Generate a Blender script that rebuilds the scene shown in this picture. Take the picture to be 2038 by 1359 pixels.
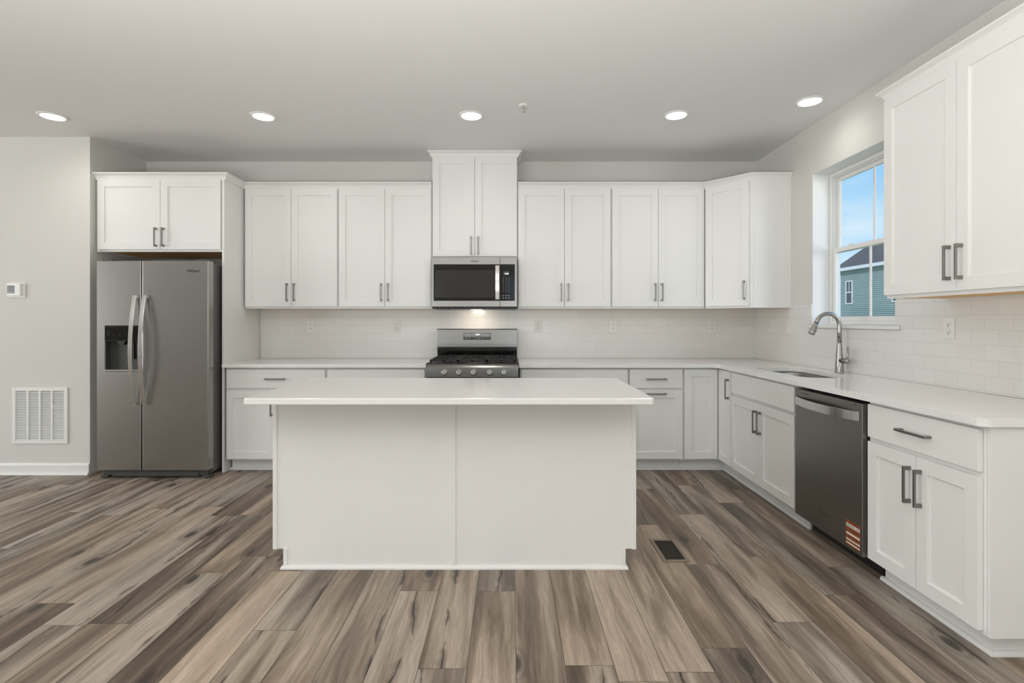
import bpy, bmesh, math
from mathutils import Vector, Matrix

for _o in list(bpy.data.objects):
    bpy.data.objects.remove(_o, do_unlink=True)
S = bpy.context.scene
COL = S.collection

# ------------------------------------------------------------------ camera
cam_d = bpy.data.cameras.new('camera')
cam = bpy.data.objects.new('camera', cam_d)
COL.objects.link(cam)
cam.location = (0, 0, 1.27)
cam.rotation_euler = (math.pi / 2, 0, 0)
cam_d.sensor_width = 36
cam_d.lens = 36 * 1030 / 2038
cam_d.shift_x = 0.00196
cam_d.shift_y = -0.01963
cam_d.clip_end = 300
S.camera = cam

# ------------------------------------------------------------------ view
S.view_settings.view_transform = 'Standard'
S.view_settings.look = 'None'
S.view_settings.exposure = 0.0
S.view_settings.gamma = 1.0
S.view_settings.use_curve_mapping = False

# ------------------------------------------------------------------ world: blue sky with thin cloud
world = bpy.data.worlds.new('sky')
S.world = world
world.use_nodes = True
wn, wl = world.node_tree.nodes, world.node_tree.links
wn.clear()
wo = wn.new('ShaderNodeOutputWorld')
bg = wn.new('ShaderNodeBackground')
tc = wn.new('ShaderNodeTexCoord')
sp = wn.new('ShaderNodeSeparateXYZ')
wl.new(tc.outputs['Generated'], sp.inputs[0])
cr = wn.new('ShaderNodeValToRGB')
cr.color_ramp.elements[0].position = 0.0
cr.color_ramp.elements[0].color = (0.62, 0.87, 0.98, 1)
cr.color_ramp.elements[1].position = 0.55
cr.color_ramp.elements[1].color = (0.12, 0.38, 0.86, 1)
e = cr.color_ramp.elements.new(0.22)
e.color = (0.34, 0.65, 0.95, 1)
wl.new(sp.outputs['Z'], cr.inputs[0])
mp = wn.new('ShaderNodeMapping')
mp.inputs['Scale'].default_value = (3.0, 3.0, 9.0)
wl.new(tc.outputs['Generated'], mp.inputs[0])
nz = wn.new('ShaderNodeTexNoise')
nz.inputs['Scale'].default_value = 2.2
nz.inputs['Detail'].default_value = 6
wl.new(mp.outputs[0], nz.inputs['Vector'])
cr2 = wn.new('ShaderNodeValToRGB')
cr2.color_ramp.elements[0].position = 0.45
cr2.color_ramp.elements[0].color = (0, 0, 0, 1)
cr2.color_ramp.elements[1].position = 0.8
cr2.color_ramp.elements[1].color = (0.8, 0.8, 0.8, 1)
wl.new(nz.outputs[0], cr2.inputs[0])
mx = wn.new('ShaderNodeMix')
mx.data_type = 'RGBA'
wl.new(cr2.outputs[0], mx.inputs[0])
wl.new(cr.outputs[0], mx.inputs[6])
mx.inputs[7].default_value = (0.80, 0.91, 0.98, 1)
wl.new(mx.outputs[2], bg.inputs[0])
bg.inputs[1].default_value = 1.05
wl.new(bg.outputs[0], wo.inputs[0])

# ------------------------------------------------------------------ lights
def add_light(name, kind, loc, rot, energy, color, **kw):
    d = bpy.data.lights.new(name, kind)
    d.energy = energy
    d.color = color
    for k, v in kw.items():
        setattr(d, k, v)
    o = bpy.data.objects.new(name, d)
    o.location = loc
    o.rotation_euler = rot
    COL.objects.link(o)
    return o

# sun outside: strikes the neighbouring house, comes over this house's roof
sun_dir = Vector((0.62, 0.42, -0.66)).normalized()
sun = add_light('sun', 'SUN', (0, 0, 20), sun_dir.to_track_quat('-Z', 'Y').to_euler(), 2.2, (1.0, 0.96, 0.9), angle=0.02)
# area fill lamps standing in for unseen windows behind and left of camera
RP = math.pi / 2
fill1 = add_light('fill_rear', 'AREA', (-3.9, -6.02, 1.45), (RP + 0.25, 0, 0), 30, (1.0, 0.99, 0.975),
                 shape='RECTANGLE', size=3.2, size_y=2.1)
fill3 = add_light('fill_rear', 'AREA', (1.15, -6.02, 1.45), (RP + 0.25, 0, 0), 27, (1.0, 0.99, 0.975),
                 shape='RECTANGLE', size=1.9, size_y=2.1)
fill2 = add_light('fill_left', 'AREA', (-9.05, 0.75, 1.45), (RP + 0.08, 0, -RP), 170, (1.0, 0.99, 0.975),
                 shape='RECTANGLE', size=4.2, size_y=2.1)
# added lamp outside the kitchen window, out of view, brightening the window returns
fill4 = add_light('fill_window', 'AREA', (4.7, 1.5, 1.7), (Vector((2.45, 3.95, 1.95)) - Vector((4.7, 1.5, 1.7))).to_track_quat('-Z', 'Y').to_euler(), 50, (0.97, 0.99, 1.0),
                 shape='RECTANGLE', size=1.6, size_y=1.6)
# added soft fill, thrown up on the ceiling from behind the camera
ceil_fill = add_light('ceiling_fill', 'AREA', (-0.8, -0.6, 1.0), (math.pi, 0, 0), 212, (1.0, 0.99, 0.975),
                   shape='RECTANGLE', size=3.0, size_y=2.0)

# ------------------------------------------------------------------ materials
def new_mat(name):
    m = bpy.data.materials.new(name)
    m.use_nodes = True
    nt = m.node_tree
    b = nt.nodes['Principled BSDF']
    return m, nt, b

def N(nt, t, **kw):
    n = nt.nodes.new(t)
    for k, v in kw.items():
        setattr(n, k, v)
    return n

def plain(name, col, rough=0.5, metal=0.0, bump=0.0, bscale=200.0, spec=None, var=0.0):
    m, nt, b = new_mat(name)
    b.inputs['Base Color'].default_value = (*col, 1)
    b.inputs['Roughness'].default_value = rough
    b.inputs['Metallic'].default_value = metal
    if spec is not None:
        b.inputs['Specular IOR Level'].default_value = spec
    t = N(nt, 'ShaderNodeTexCoord')
    n = N(nt, 'ShaderNodeTexNoise')
    n.inputs['Scale'].default_value = bscale
    n.inputs['Detail'].default_value = 3
    nt.links.new(t.outputs['Object'], n.inputs['Vector'])
    if bump > 0:
        bp = N(nt, 'ShaderNodeBump')
        bp.inputs['Strength'].default_value = bump
        bp.inputs['Distance'].default_value = 0.002
        nt.links.new(n.outputs[0], bp.inputs['Height'])
        nt.links.new(bp.outputs[0], b.inputs['Normal'])
    if var > 0:
        mr = N(nt, 'ShaderNodeMapRange')
        mr.inputs['To Min'].default_value = 1 - var
        mr.inputs['To Max'].default_value = 1 + var
        nt.links.new(n.outputs[0], mr.inputs['Value'])
        mm = N(nt, 'ShaderNodeVectorMath', operation='SCALE')
        mm.inputs[0].default_value = col
        nt.links.new(mr.outputs[0], mm.inputs['Scale'])
        nt.links.new(mm.outputs[0], b.inputs['Base Color'])
    return m

M_wall = plain('wall_paint', (0.69, 0.675, 0.635), 0.75, bump=0.08, bscale=260)
M_ceil = plain('ceiling_paint', (0.79, 0.79, 0.775), 0.85, bump=0.06, bscale=220)
M_cab = plain('cabinet_paint', (0.83, 0.825, 0.80), 0.33, bump=0.02, bscale=90)
M_trim = plain('trim_paint', (0.82, 0.815, 0.79), 0.35)
M_reveal = plain('daylit_white_return', (0.88, 0.88, 0.87), 0.6)  # white paint, made brighter to carry daylight on the returns
M_dark = plain('black_plastic', (0.012, 0.012, 0.012), 0.35)
M_blackglass = plain('black_glass', (0.006, 0.006, 0.006), 0.06)
M_greyplastic = plain('dark_grey_plastic', (0.055, 0.055, 0.052), 0.45)
M_white = plain('white_plastic', (0.82, 0.815, 0.79), 0.35)
M_slot = plain('dark_slot', (0.02, 0.02, 0.02), 0.7)
M_nickel = plain('dark_nickel', (0.27, 0.26, 0.245), 0.38, 1.0)
M_iron = plain('cast_iron', (0.02, 0.02, 0.02), 0.55, bump=0.2, bscale=300)
M_chrome = plain('bright_steel', (0.66, 0.65, 0.63), 0.22, 1.0)
M_faucet = plain('spot_resist_steel', (0.40, 0.39, 0.37), 0.27, 1.0)
M_wood = plain('raw_maple_plywood', (0.78, 0.45, 0.15), 0.5, bump=0.05, bscale=60, var=0.12)
M_regslat = plain('dark_register_slats', (0.17, 0.14, 0.11), 0.5, 0.3)
M_bronze = plain('taupe_register_metal', (0.27, 0.225, 0.18), 0.4, 0.5)
M_roof = plain('roof_shingles', (0.075, 0.075, 0.08), 0.9, bump=0.4, bscale=7, var=0.5)
M_siding = plain('teal_siding', (0.26, 0.36, 0.345), 0.7, var=0.06, bscale=2)
M_outtrim = plain('white_vinyl_trim', (0.78, 0.80, 0.82), 0.5)
M_outglass = plain('dark_window_glass', (0.03, 0.035, 0.045), 0.1)
M_grass = plain('lawn', (0.10, 0.17, 0.05), 0.95, var=0.3, bscale=2)
M_logo = plain('logo_ink', (0.03, 0.03, 0.03), 0.4)
M_logo2 = plain('embossed_logo_grey', (0.16, 0.155, 0.15), 0.3, 0.8)
M_mark = plain('pale_keypad_print', (0.55, 0.55, 0.53), 0.5)
M_orange = plain('orange_brown_label', (0.27, 0.075, 0.025), 0.45)
M_paper = plain('cream_label', (0.78, 0.70, 0.60), 0.5)
M_maroon = plain('dark_red_label_print', (0.12, 0.02, 0.012), 0.5)
M_lcd = plain('grey_lcd', (0.035, 0.035, 0.037), 0.2)

def emit(name, col, strength):
    m, nt, b = new_mat(name)
    b.inputs['Base Color'].default_value = (0.8, 0.8, 0.8, 1)
    b.inputs['Emission Color'].default_value = (*col, 1)
    b.inputs['Emission Strength'].default_value = strength
    return m
M_lens = emit('led_lens', (1.0, 0.985, 0.95), 7.0)
M_hood = emit('cooktop_lamp_lens', (1.0, 0.9, 0.75), 1.2)
M_disp = emit('lit_digits', (0.85, 0.95, 1.0), 1.6)

# glass for panes: clear, thin
M_glass, nt, b = new_mat('window_glass')
nt.nodes.remove(b)
g1 = N(nt, 'ShaderNodeBsdfTransparent')
g2 = N(nt, 'ShaderNodeBsdfGlossy')
g2.inputs['Roughness'].default_value = 0.02
ms = N(nt, 'ShaderNodeMixShader')
ms.inputs[0].default_value = 0.05
nt.links.new(g1.outputs[0], ms.inputs[1])
nt.links.new(g2.outputs[0], ms.inputs[2])
nt.links.new(ms.outputs[0], nt.nodes['Material Output'].inputs[0])

def steel(name, col, rough, axis):
    """brushed stainless: streaks run along `axis` (0=x, 1=y, 2=z)"""
    m, nt, b = new_mat(name)
    b.inputs['Base Color'].default_value = (*col, 1)
    b.inputs['Metallic'].default_value = 1.0
    t = N(nt, 'ShaderNodeTexCoord')
    mp = N(nt, 'ShaderNodeMapping')
    sc = [900.0, 900.0, 900.0]
    sc[axis] = 6.0
    mp.inputs['Scale'].default_value = sc
    n = N(nt, 'ShaderNodeTexNoise')
    n.inputs['Scale'].default_value = 1.0
    n.inputs['Detail'].default_value = 2
    nt.links.new(t.outputs['Object'], mp.inputs[0])
    nt.links.new(mp.outputs[0], n.inputs['Vector'])
    mr = N(nt, 'ShaderNodeMapRange')
    mr.inputs['To Min'].default_value = rough - 0.01
    mr.inputs['To Max'].default_value = rough + 0.01
    nt.links.new(n.outputs[0], mr.inputs['Value'])
    nt.links.new(mr.outputs[0], b.inputs['Roughness'])
    bp = N(nt, 'ShaderNodeBump')
    bp.inputs['Strength'].default_value = 0.002
    bp.inputs['Distance'].default_value = 0.001
    nt.links.new(n.outputs[0], bp.inputs['Height'])
    nt.links.new(bp.outputs[0], b.inputs['Normal'])
    return m
M_steel = steel('brushed_stainless', (0.37, 0.36, 0.34), 0.27, 0)
M_steel2 = steel('darkened_stainless', (0.27, 0.262, 0.247), 0.25, 0)  # same stainless, colour darkened to dim its reflections
M_steeldark = steel('dark_brushed_stainless', (0.27, 0.26, 0.245), 0.33, 1)
M_steelsink = steel('sink_stainless', (0.42, 0.41, 0.39), 0.28, 1)
M_steelside = plain('fridge_side_paint', (0.16, 0.155, 0.15), 0.4, 0.3)

# subway tile
def tile_mat(name, uaxis):
    m, nt, b = new_mat(name)
    t = N(nt, 'ShaderNodeTexCoord')
    s = N(nt, 'ShaderNodeSeparateXYZ')
    nt.links.new(t.outputs['Object'], s.inputs[0])
    off = N(nt, 'ShaderNodeMath', operation='ADD')
    off.inputs[1].default_value = -0.850
    nt.links.new(s.outputs['Z'], off.inputs[0])
    c = N(nt, 'ShaderNodeCombineXYZ')
    uo = N(nt, 'ShaderNodeMath', operation='ADD')
    uo.inputs[1].default_value = 0.152 * 40 - 0.140
    nt.links.new(s.outputs[uaxis], uo.inputs[0])
    nt.links.new(uo.outputs[0], c.inputs[0])
    nt.links.new(off.outputs[0], c.inputs[1])
    br = N(nt, 'ShaderNodeTexBrick')
    br.offset = 0.5
    br.inputs['Scale'].default_value = 1.0
    br.inputs['Brick Width'].default_value = 0.152
    br.inputs['Row Height'].default_value = 0.0755
    br.inputs['Mortar Size'].default_value = 0.0012
    br.inputs['Mortar Smooth'].default_value = 0.15
    br.inputs['Color1'].default_value = (0.80, 0.79, 0.765, 1)
    br.inputs['Color2'].default_value = (0.775, 0.765, 0.74, 1)
    br.inputs['Mortar'].default_value = (0.68, 0.67, 0.645, 1)
    nt.links.new(c.outputs[0], br.inputs['Vector'])
    nt.links.new(br.outputs['Color'], b.inputs['Base Color'])
    b.inputs['Roughness'].default_value = 0.16
    n = N(nt, 'ShaderNodeTexNoise')
    n.inputs['Scale'].default_value = 9
    nt.links.new(c.outputs[0], n.inputs['Vector'])
    b1 = N(nt, 'ShaderNodeBump')
    b1.inputs['Strength'].default_value = 0.5
    b1.inputs['Distance'].default_value = 0.0012
    b1.invert = True
    nt.links.new(br.outputs['Fac'], b1.inputs['Height'])
    b2 = N(nt, 'ShaderNodeBump')
    b2.inputs['Strength'].default_value = 0.10
    b2.inputs['Distance'].default_value = 0.01
    nt.links.new(n.outputs[0], b2.inputs['Height'])
    nt.links.new(b1.outputs[0], b2.inputs['Normal'])
    nt.links.new(b2.outputs[0], b.inputs['Normal'])
    return m
M_tile_x = tile_mat('white_subway_tile', 'X')
M_tile_y = tile_mat('white_subway_tile_side', 'Y')

# quartz
M_quartz, nt, b = new_mat('white_quartz')
t = N(nt, 'ShaderNodeTexCoord')
n = N(nt, 'ShaderNodeTexNoise')
n.inputs['Scale'].default_value = 140
n.inputs['Detail'].default_value = 4
nt.links.new(t.outputs['Object'], n.inputs['Vector'])
c = N(nt, 'ShaderNodeValToRGB')
c.color_ramp.elements[0].position = 0.30
c.color_ramp.elements[0].color = (0.775, 0.765, 0.745, 1)
c.color_ramp.elements[1].position = 0.44
c.color_ramp.elements[1].color = (0.86, 0.855, 0.84, 1)
nt.links.new(n.outputs[0], c.inputs[0])
nt.links.new(c.outputs[0], b.inputs['Base Color'])
b.inputs['Roughness'].default_value = 0.14

# floor planks, running along Y
PW, PL, PX0 = 0.18, 1.22, 0.023
def floor_mat():
    m, nt, b = new_mat('rustic_plank_floor')
    L = nt.links
    def math_(op, a, bb=None, cc=None):
        n = N(nt, 'ShaderNodeMath', operation=op)
        for i, v in enumerate((a, bb, cc)):
            if v is None:
                continue
            if isinstance(v, (int, float)):
                n.inputs[i].default_value = v
            else:
                L.new(v, n.inputs[i])
        return n.outputs[0]
    def comb(x, y, z):
        n = N(nt, 'ShaderNodeCombineXYZ')
        for i, v in enumerate((x, y, z)):
            if isinstance(v, (int, float)):
                n.inputs[i].default_value = v
            else:
                L.new(v, n.inputs[i])
        return n.outputs[0]
    def noise(vec, scale, detail=3, rough=0.5, dist=0.0):
        n = N(nt, 'ShaderNodeTexNoise')
        n.inputs['Scale'].default_value = scale
        n.inputs['Detail'].default_value = detail
        n.inputs['Roughness'].default_value = rough
        n.inputs['Distortion'].default_value = dist
        L.new(vec, n.inputs['Vector'])
        return n.outputs[0]
    def ramp(fac, stops):
        n = N(nt, 'ShaderNodeValToRGB')
        el = n.color_ramp.elements
        el[0].position, el[0].color = stops[0][0], (*stops[0][1], 1)
        el[1].position, el[1].color = stops[-1][0], (*stops[-1][1], 1)
        for p, cc in stops[1:-1]:
            x = el.new(p)
            x.color = (*cc, 1)
        L.new(fac, n.inputs[0])
        return n.outputs[0]
    def mix(fac, a, bb, mode='MIX'):
        n = N(nt, 'ShaderNodeMix', data_type='RGBA', blend_type=mode)
        for i, v in ((0, fac), (6, a), (7, bb)):
            if isinstance(v, (int, float)):
                n.inputs[i].default_value = v
            elif isinstance(v, tuple):
                n.inputs[i].default_value = (*v, 1)
            else:
                L.new(v, n.inputs[i])
        return n.outputs[2]
    t = N(nt, 'ShaderNodeTexCoord')
    s = N(nt, 'ShaderNodeSeparateXYZ')
    L.new(t.outputs['Object'], s.inputs[0])
    X, Y = s.outputs['X'], s.outputs['Y']
    u = math_('DIVIDE', math_('SUBTRACT', X, PX0), PW)
    col = math_('FLOOR', u)
    fx = math_('FRACT', u)
    wn1 = N(nt, 'ShaderNodeTexWhiteNoise', noise_dimensions='1D')
    L.new(math_('ADD', col, 7.31), wn1.inputs['W'])
    v = math_('ADD', math_('DIVIDE', Y, PL), math_('MULTIPLY', wn1.outputs[0], 5.0))
    row = math_('FLOOR', v)
    fy = math_('FRACT', v)
    wn2 = N(nt, 'ShaderNodeTexWhiteNoise', noise_dimensions='2D')
    L.new(comb(col, row, 0), wn2.inputs['Vector'])
    rid = wn2.outputs['Value']
    rc = N(nt, 'ShaderNodeSeparateColor')
    L.new(wn2.outputs['Color'], rc.inputs[0])
    r2, r3 = rc.outputs[1], rc.outputs[2]
    zid = math_('MULTIPLY', rid, 37.0)
    # gentle waviness of the grain
    wob = math_('MULTIPLY', math_('SUBTRACT', noise(comb(math_('MULTIPLY', X, 2.0), math_('MULTIPLY', Y, 2.2), zid), 1.0, 2), 0.5), 0.035)
    Xw = math_('ADD', X, wob)
    # broad heartwood bands along the plank
    band = noise(comb(math_('MULTIPLY', Xw, 11.0), math_('MULTIPLY', Y, 0.8), zid), 1.0, 5, 0.58, 0.3)
    # medium streaks, fine grain
    streak = noise(comb(math_('MULTIPLY', Xw, 60.0), math_('MULTIPLY', Y, 2.2), zid), 1.0, 3, 0.6)
    fine = noise(comb(math_('MULTIPLY', Xw, 320.0), math_('MULTIPLY', Y, 9.0), zid), 1.0, 2, 0.6)
    base = ramp(math_('ADD', math_('MULTIPLY', math_('SUBTRACT', band, 0.5), 2.0), math_('ADD', 0.38, math_('MULTIPLY', rid, 0.30))), [
        (0.06, (0.085, 0.060, 0.045)),
        (0.34, (0.165, 0.125, 0.098)),
        (0.50, (0.255, 0.204, 0.165)),
        (0.66, (0.375, 0.310, 0.260)),
        (1.0, (0.50, 0.425, 0.365))])
    # warm or cool cast per plank
    cast = mix(r2, (1.05, 0.99, 0.90), (0.95, 1.0, 1.02))
    base = mix(1.0, base, cast, 'MULTIPLY')
    rg = math_('SINE', math_('MULTIPLY', band, 95.0))
    g0 = ramp(rg, [(0.0, (0.93, 0.92, 0.91)), (1.0, (1.04, 1.04, 1.04))])
    base = mix(0.9, base, g0, 'MULTIPLY')
    g = ramp(streak, [(0.22, (0.52, 0.49, 0.47)), (0.40, (0.90, 0.89, 0.885)), (0.55, (1.0, 1.0, 1.0)), (0.75, (1.16, 1.15, 1.14))])
    base = mix(0.95, base, g, 'MULTIPLY')
    g2 = ramp(fine, [(0.25, (0.76, 0.75, 0.74)), (0.75, (1.16, 1.16, 1.16))])
    base = mix(0.7, base, g2, 'MULTIPLY')
    # dark mineral cracks: thin iso-lines of a stretched noise, broken by a mask
    wand = noise(comb(math_('MULTIPLY', Y, 1.6), math_('ADD', zid, 5.0), 0.0), 1.0, 3, 0.6)
    ctr = math_('ADD', r3, math_('MULTIPLY', math_('SUBTRACT', wand, 0.5), 0.9))
    jit = math_('MULTIPLY', math_('SUBTRACT', noise(comb(math_('MULTIPLY', X, 40.0), math_('MULTIPLY', Y, 14.0), zid), 1.0, 3, 0.7), 0.5), 0.012)
    line = math_('ABSOLUTE', math_('ADD', math_('MULTIPLY', math_('SUBTRACT', fx, ctr), PW), jit))
    cmask = noise(comb(math_('MULTIPLY', X, 3.0), math_('MULTIPLY', Y, 3.2), math_('ADD', zid, 3.0)), 1.0, 3, 0.6)
    on = math_('GREATER_THAN', r2, 0.35)
    mk = math_('MULTIPLY', math_('MAXIMUM', math_('SUBTRACT', cmask, 0.46), 0.0), on)
    width = math_('MULTIPLY', mk, 0.024)
    fac = math_('LESS_THAN', line, width)
    soft = math_('SUBTRACT', 1.0, math_('MINIMUM', math_('DIVIDE', line, math_('ADD', math_('MULTIPLY', mk, 0.17), 0.0005)), 1.0))
    base = mix(math_('MULTIPLY', soft, 0.72), base, (0.085, 0.060, 0.043))
    base = mix(math_('MULTIPLY', fac, 0.82), base, (0.020, 0.015, 0.012))
    # knots
    vo = N(nt, 'ShaderNodeTexVoronoi', feature='F1', voronoi_dimensions='2D')
    vo.inputs['Scale'].default_value = 1.0
    L.new(comb(math_('ADD', math_('MULTIPLY', Xw, 3.6), zid), math_('ADD', math_('MULTIPLY', Y, 1.5), math_('MULTIPLY', zid, 3.0)), 0.0), vo.inputs['Vector'])
    kd = math_('ADD', vo.outputs['Distance'], math_('MULTIPLY', math_('SUBTRACT', streak, 0.5), 0.035))
    ring = ramp(kd, [(0.0, (1, 1, 1)), (0.06, (0.85, 0.85, 0.85)), (0.10, (0.15, 0.15, 0.15)), (0.13, (0.42, 0.42, 0.42)), (0.17, (0.1, 0.1, 0.1)), (0.26, (0, 0, 0))])
    kr = N(nt, 'ShaderNodeRGBToBW')
    L.new(ring, kr.inputs[0])
    kon = math_('GREATER_THAN', r3, 0.55)
    base = mix(math_('MULTIPLY', math_('MULTIPLY', kr.outputs[0], kon), 0.95), base, (0.035, 0.026, 0.021))
    # bevelled seams
    ex = math_('MULTIPLY', math_('MINIMUM', fx, math_('SUBTRACT', 1.0, fx)), PW)
    ey = math_('MULTIPLY', math_('MINIMUM', fy, math_('SUBTRACT', 1.0, fy)), PL)
    ed = math_('MINIMUM', ex, ey)
    seam = math_('LESS_THAN', ed, 0.0013)
    base = mix(math_('MULTIPLY', seam, 0.8), base, (0.02, 0.015, 0.012))
    L.new(base, b.inputs['Base Color'])
    ro = math_('ADD', 0.34, math_('MULTIPLY', streak, 0.16))
    L.new(ro, b.inputs['Roughness'])
    b.inputs['Specular IOR Level'].default_value = 0.45
    hgt = math_('ADD', math_('MINIMUM', math_('DIVIDE', ed, 0.003), 1.0), math_('MULTIPLY', fine, 0.12))
    bp = N(nt, 'ShaderNodeBump')
    bp.inputs['Strength'].default_value = 0.35
    bp.inputs['Distance'].default_value = 0.001
    L.new(hgt, bp.inputs['Height'])
    L.new(bp.outputs[0], b.inputs['Normal'])
    return m
M_floor = floor_mat()

# ------------------------------------------------------------------ mesh helpers
class Frame:
    """local frame on a wall: u along it, v up, w out into the room"""
    def __init__(s, o, U, W):
        s.o, s.U, s.W = Vector(o), Vector(U).normalized(), Vector(W).normalized()
    def pt(s, u, v, w):
        return s.o + s.U * u + Vector((0, 0, v)) + s.W * w
WORLD = Frame((0, 0, 0), (1, 0, 0), (0, 1, 0))
class XYZ:
    def pt(s, x, y, z):
        return Vector((x, y, z))
XY = XYZ()
YB = 4.97      # back wall plane
XR = 2.365     # right wall plane
ZC = 2.803     # ceiling
BK = Frame((0, YB, 0), (1, 0, 0), (0, -1, 0))
RT = Frame((XR, 0, 0), (0, -1, 0), (-1, 0, 0))
ST = Frame((0, 4.30, 0), (1, 0, 0), (0, -1, 0))

class MB:
    def __init__(s):
        s.bm = bmesh.new()
    def verts(s, pts):
        return [s.bm.verts.new(p) for p in pts]
    def face(s, vs):
        try:
            return s.bm.faces.new(vs)
        except ValueError:
            return None
    def box(s, f, a, b):
        (u0, v0, w0), (u1, v1, w1) = a, b
        p = [f.pt(u, v, w) for w in (w0, w1) for v in (v0, v1) for u in (u0, u1)]
        V = s.verts(p)
        for q in ((0, 1, 3, 2), (4, 6, 7, 5), (0, 4, 5, 1), (2, 3, 7, 6), (0, 2, 6, 4), (1, 5, 7, 3)):
            s.face([V[i] for i in q])
        return s
    def ring(s, f, o, i, w0, w1, wr, back=True):
        """slab o=(u0,v0,u1,v1) from w0 to w1 with a rectangular recess i down to wr"""
        def lp(r, w):
            return s.verts([f.pt(r[0], r[1], w), f.pt(r[2], r[1], w), f.pt(r[2], r[3], w), f.pt(r[0], r[3], w)])
        A, B, C, D = lp(o, w0), lp(o, w1), lp(i, w1), lp(i, wr)
        for P, Q in ((A, B), (B, C), (C, D)):
            for k in range(4):
                s.face([P[k], P[(k + 1) % 4], Q[(k + 1) % 4], Q[k]])
        s.face(D)
        if back:
            s.face(list(reversed(A)))
        return s
    def prism(s, f, poly, w0, w1, ax='w'):
        """poly in (u,v) extruded over w"""
        A = s.verts([f.pt(p[0], p[1], w0) for p in poly])
        B = s.verts([f.pt(p[0], p[1], w1) for p in poly])
        n = len(poly)
        s.face(list(reversed(A)))
        s.face(B)
        for k in range(n):
            s.face([A[k], A[(k + 1) % n], B[(k + 1) % n], B[k]])
        return s
    def zprism(s, poly, z0, z1):
        return s.prism(XY, poly, z0, z1)
    def cyl(s, p0, p1, r0, r1=None, n=20, caps=True):
        r1 = r0 if r1 is None else r1
        p0, p1 = Vector(p0), Vector(p1)
        d = (p1 - p0).normalized()
        a = d.orthogonal().normalized()
        c = d.cross(a)
        A = s.verts([p0 + (a * math.cos(t) + c * math.sin(t)) * r0 for t in [2 * math.pi * k / n for k in range(n)]])
        B = s.verts([p1 + (a * math.cos(t) + c * math.sin(t)) * r1 for t in [2 * math.pi * k / n for k in range(n)]])
        for k in range(n):
            q = s.face([A[k], A[(k + 1) % n], B[(k + 1) % n], B[k]])
            if q:
                q.smooth = True
        if caps:
            s.face(list(reversed(A)))
            s.face(B)
        return s
    def tube(s, pts, rs, n=16, caps=True, flat=None):
        """round tube through pts; flat=(vec, factor) squashes it along vec"""
        pts = [Vector(p) for p in pts]
        if isinstance(rs, (int, float)):
            rs = [rs] * len(pts)
        rings = []
        up = None
        for i, p in enumerate(pts):
            d = (pts[min(i + 1, len(pts) - 1)] - pts[max(i - 1, 0)]).normalized()
            if up is None:
                up = d.orthogonal().normalized()
            up = (up - d * up.dot(d)).normalized()
            c = d.cross(up)
            rings.append(s.verts([p + (up * math.cos(t) + c * math.sin(t)) * rs[i] for t in [2 * math.pi * k / n for k in range(n)]]))
        for A, B in zip(rings, rings[1:]):
            for k in range(n):
                q = s.face([A[k], A[(k + 1) % n], B[(k + 1) % n], B[k]])
                if q:
                    q.smooth = True
        if caps:
            s.face(list(reversed(rings[0])))
            s.face(rings[-1])
        return s
    def lathe(s, o, axis, prof, n=28):
        """prof = [(dist along axis, radius)]"""
        o, d = Vector(o), Vector(axis).normalized()
        a = d.orthogonal().normalized()
        c = d.cross(a)
        rings = []
        for h, r in prof:
            rings.append(s.verts([o + d * h + (a * math.cos(t) + c * math.sin(t)) * max(r, 1e-5) for t in [2 * math.pi * k / n for k in range(n)]]))
        for A, B in zip(rings, rings[1:]):
            for k in range(n):
                q = s.face([A[k], A[(k + 1) % n], B[(k + 1) % n], B[k]])
                if q:
                    q.smooth = True
        s.face(list(reversed(rings[0])))
        s.face(rings[-1])
        return s
    def sweep(s, path, prof, side=1, closed=False):
        """profile (out, z) swept along an XY path with mitred corners; out is to the right of travel * side"""
        P = [Vector((p[0], p[1])) for p in path]
        n = len(P)
        rings = []
        for i in range(n):
            if i == 0:
                d = (P[1] - P[0]).normalized()
                nn = Vector((d.y, -d.x))
                k = 1.0
            elif i == n - 1:
                d = (P[-1] - P[-2]).normalized()
                nn = Vector((d.y, -d.x))
                k = 1.0
            else:
                d0, d1 = (P[i] - P[i - 1]).normalized(), (P[i + 1] - P[i]).normalized()
                n0, n1 = Vector((d0.y, -d0.x)), Vector((d1.y, -d1.x))
                nn = (n0 + n1).normalized()
                k = 1.0 / max(nn.dot(n0), 0.2)
            rings.append(s.verts([(P[i].x + nn.x * o * k * side, P[i].y + nn.y * o * k * side, z) for o, z in prof]))
        m = len(prof)
        for A, B in zip(rings, rings[1:]):
            for k in range(m):
                s.face([A[k], A[(k + 1) % m], B[(k + 1) % m], B[k]])
        s.face(rings[0])
        s.face(list(reversed(rings[-1])))
        return s

WLOC = {}
def build(name, mb, mat, parent=None, bevel=0.0, seg=2, smooth=False):
    bm = mb.bm
    bmesh.ops.recalc_face_normals(bm, faces=bm.faces[:])
    vs = [v.co for v in bm.verts]
    lo = Vector([min(v[i] for v in vs) for i in range(3)])
    hi = Vector([max(v[i] for v in vs) for i in range(3)])
    if parent is None:
        # setting pieces keep the world origin so that their textures sit in world space
        c = Vector((0, 0, 0))
    else:
        c = (lo + hi) / 2
    for v in bm.verts:
        v.co -= c
    me = bpy.data.meshes.new(name)
    bm.to_mesh(me)
    bm.free()
    me.materials.append(mat)
    if smooth:
        for p in me.polygons:
            p.use_smooth = True
    o = bpy.data.objects.new(name, me)
    COL.objects.link(o)
    if parent is not None:
        o.parent = parent
        o.location = c - WLOC[parent.name]
    WLOC[o.name] = c
    if bevel > 0:
        b = o.modifiers.new('bevel', 'BEVEL')
        b.width = bevel
        b.segments = seg
        b.limit_method = 'ANGLE'
        b.angle_limit = math.radians(40)
        b.harden_normals = False
    return o

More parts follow.
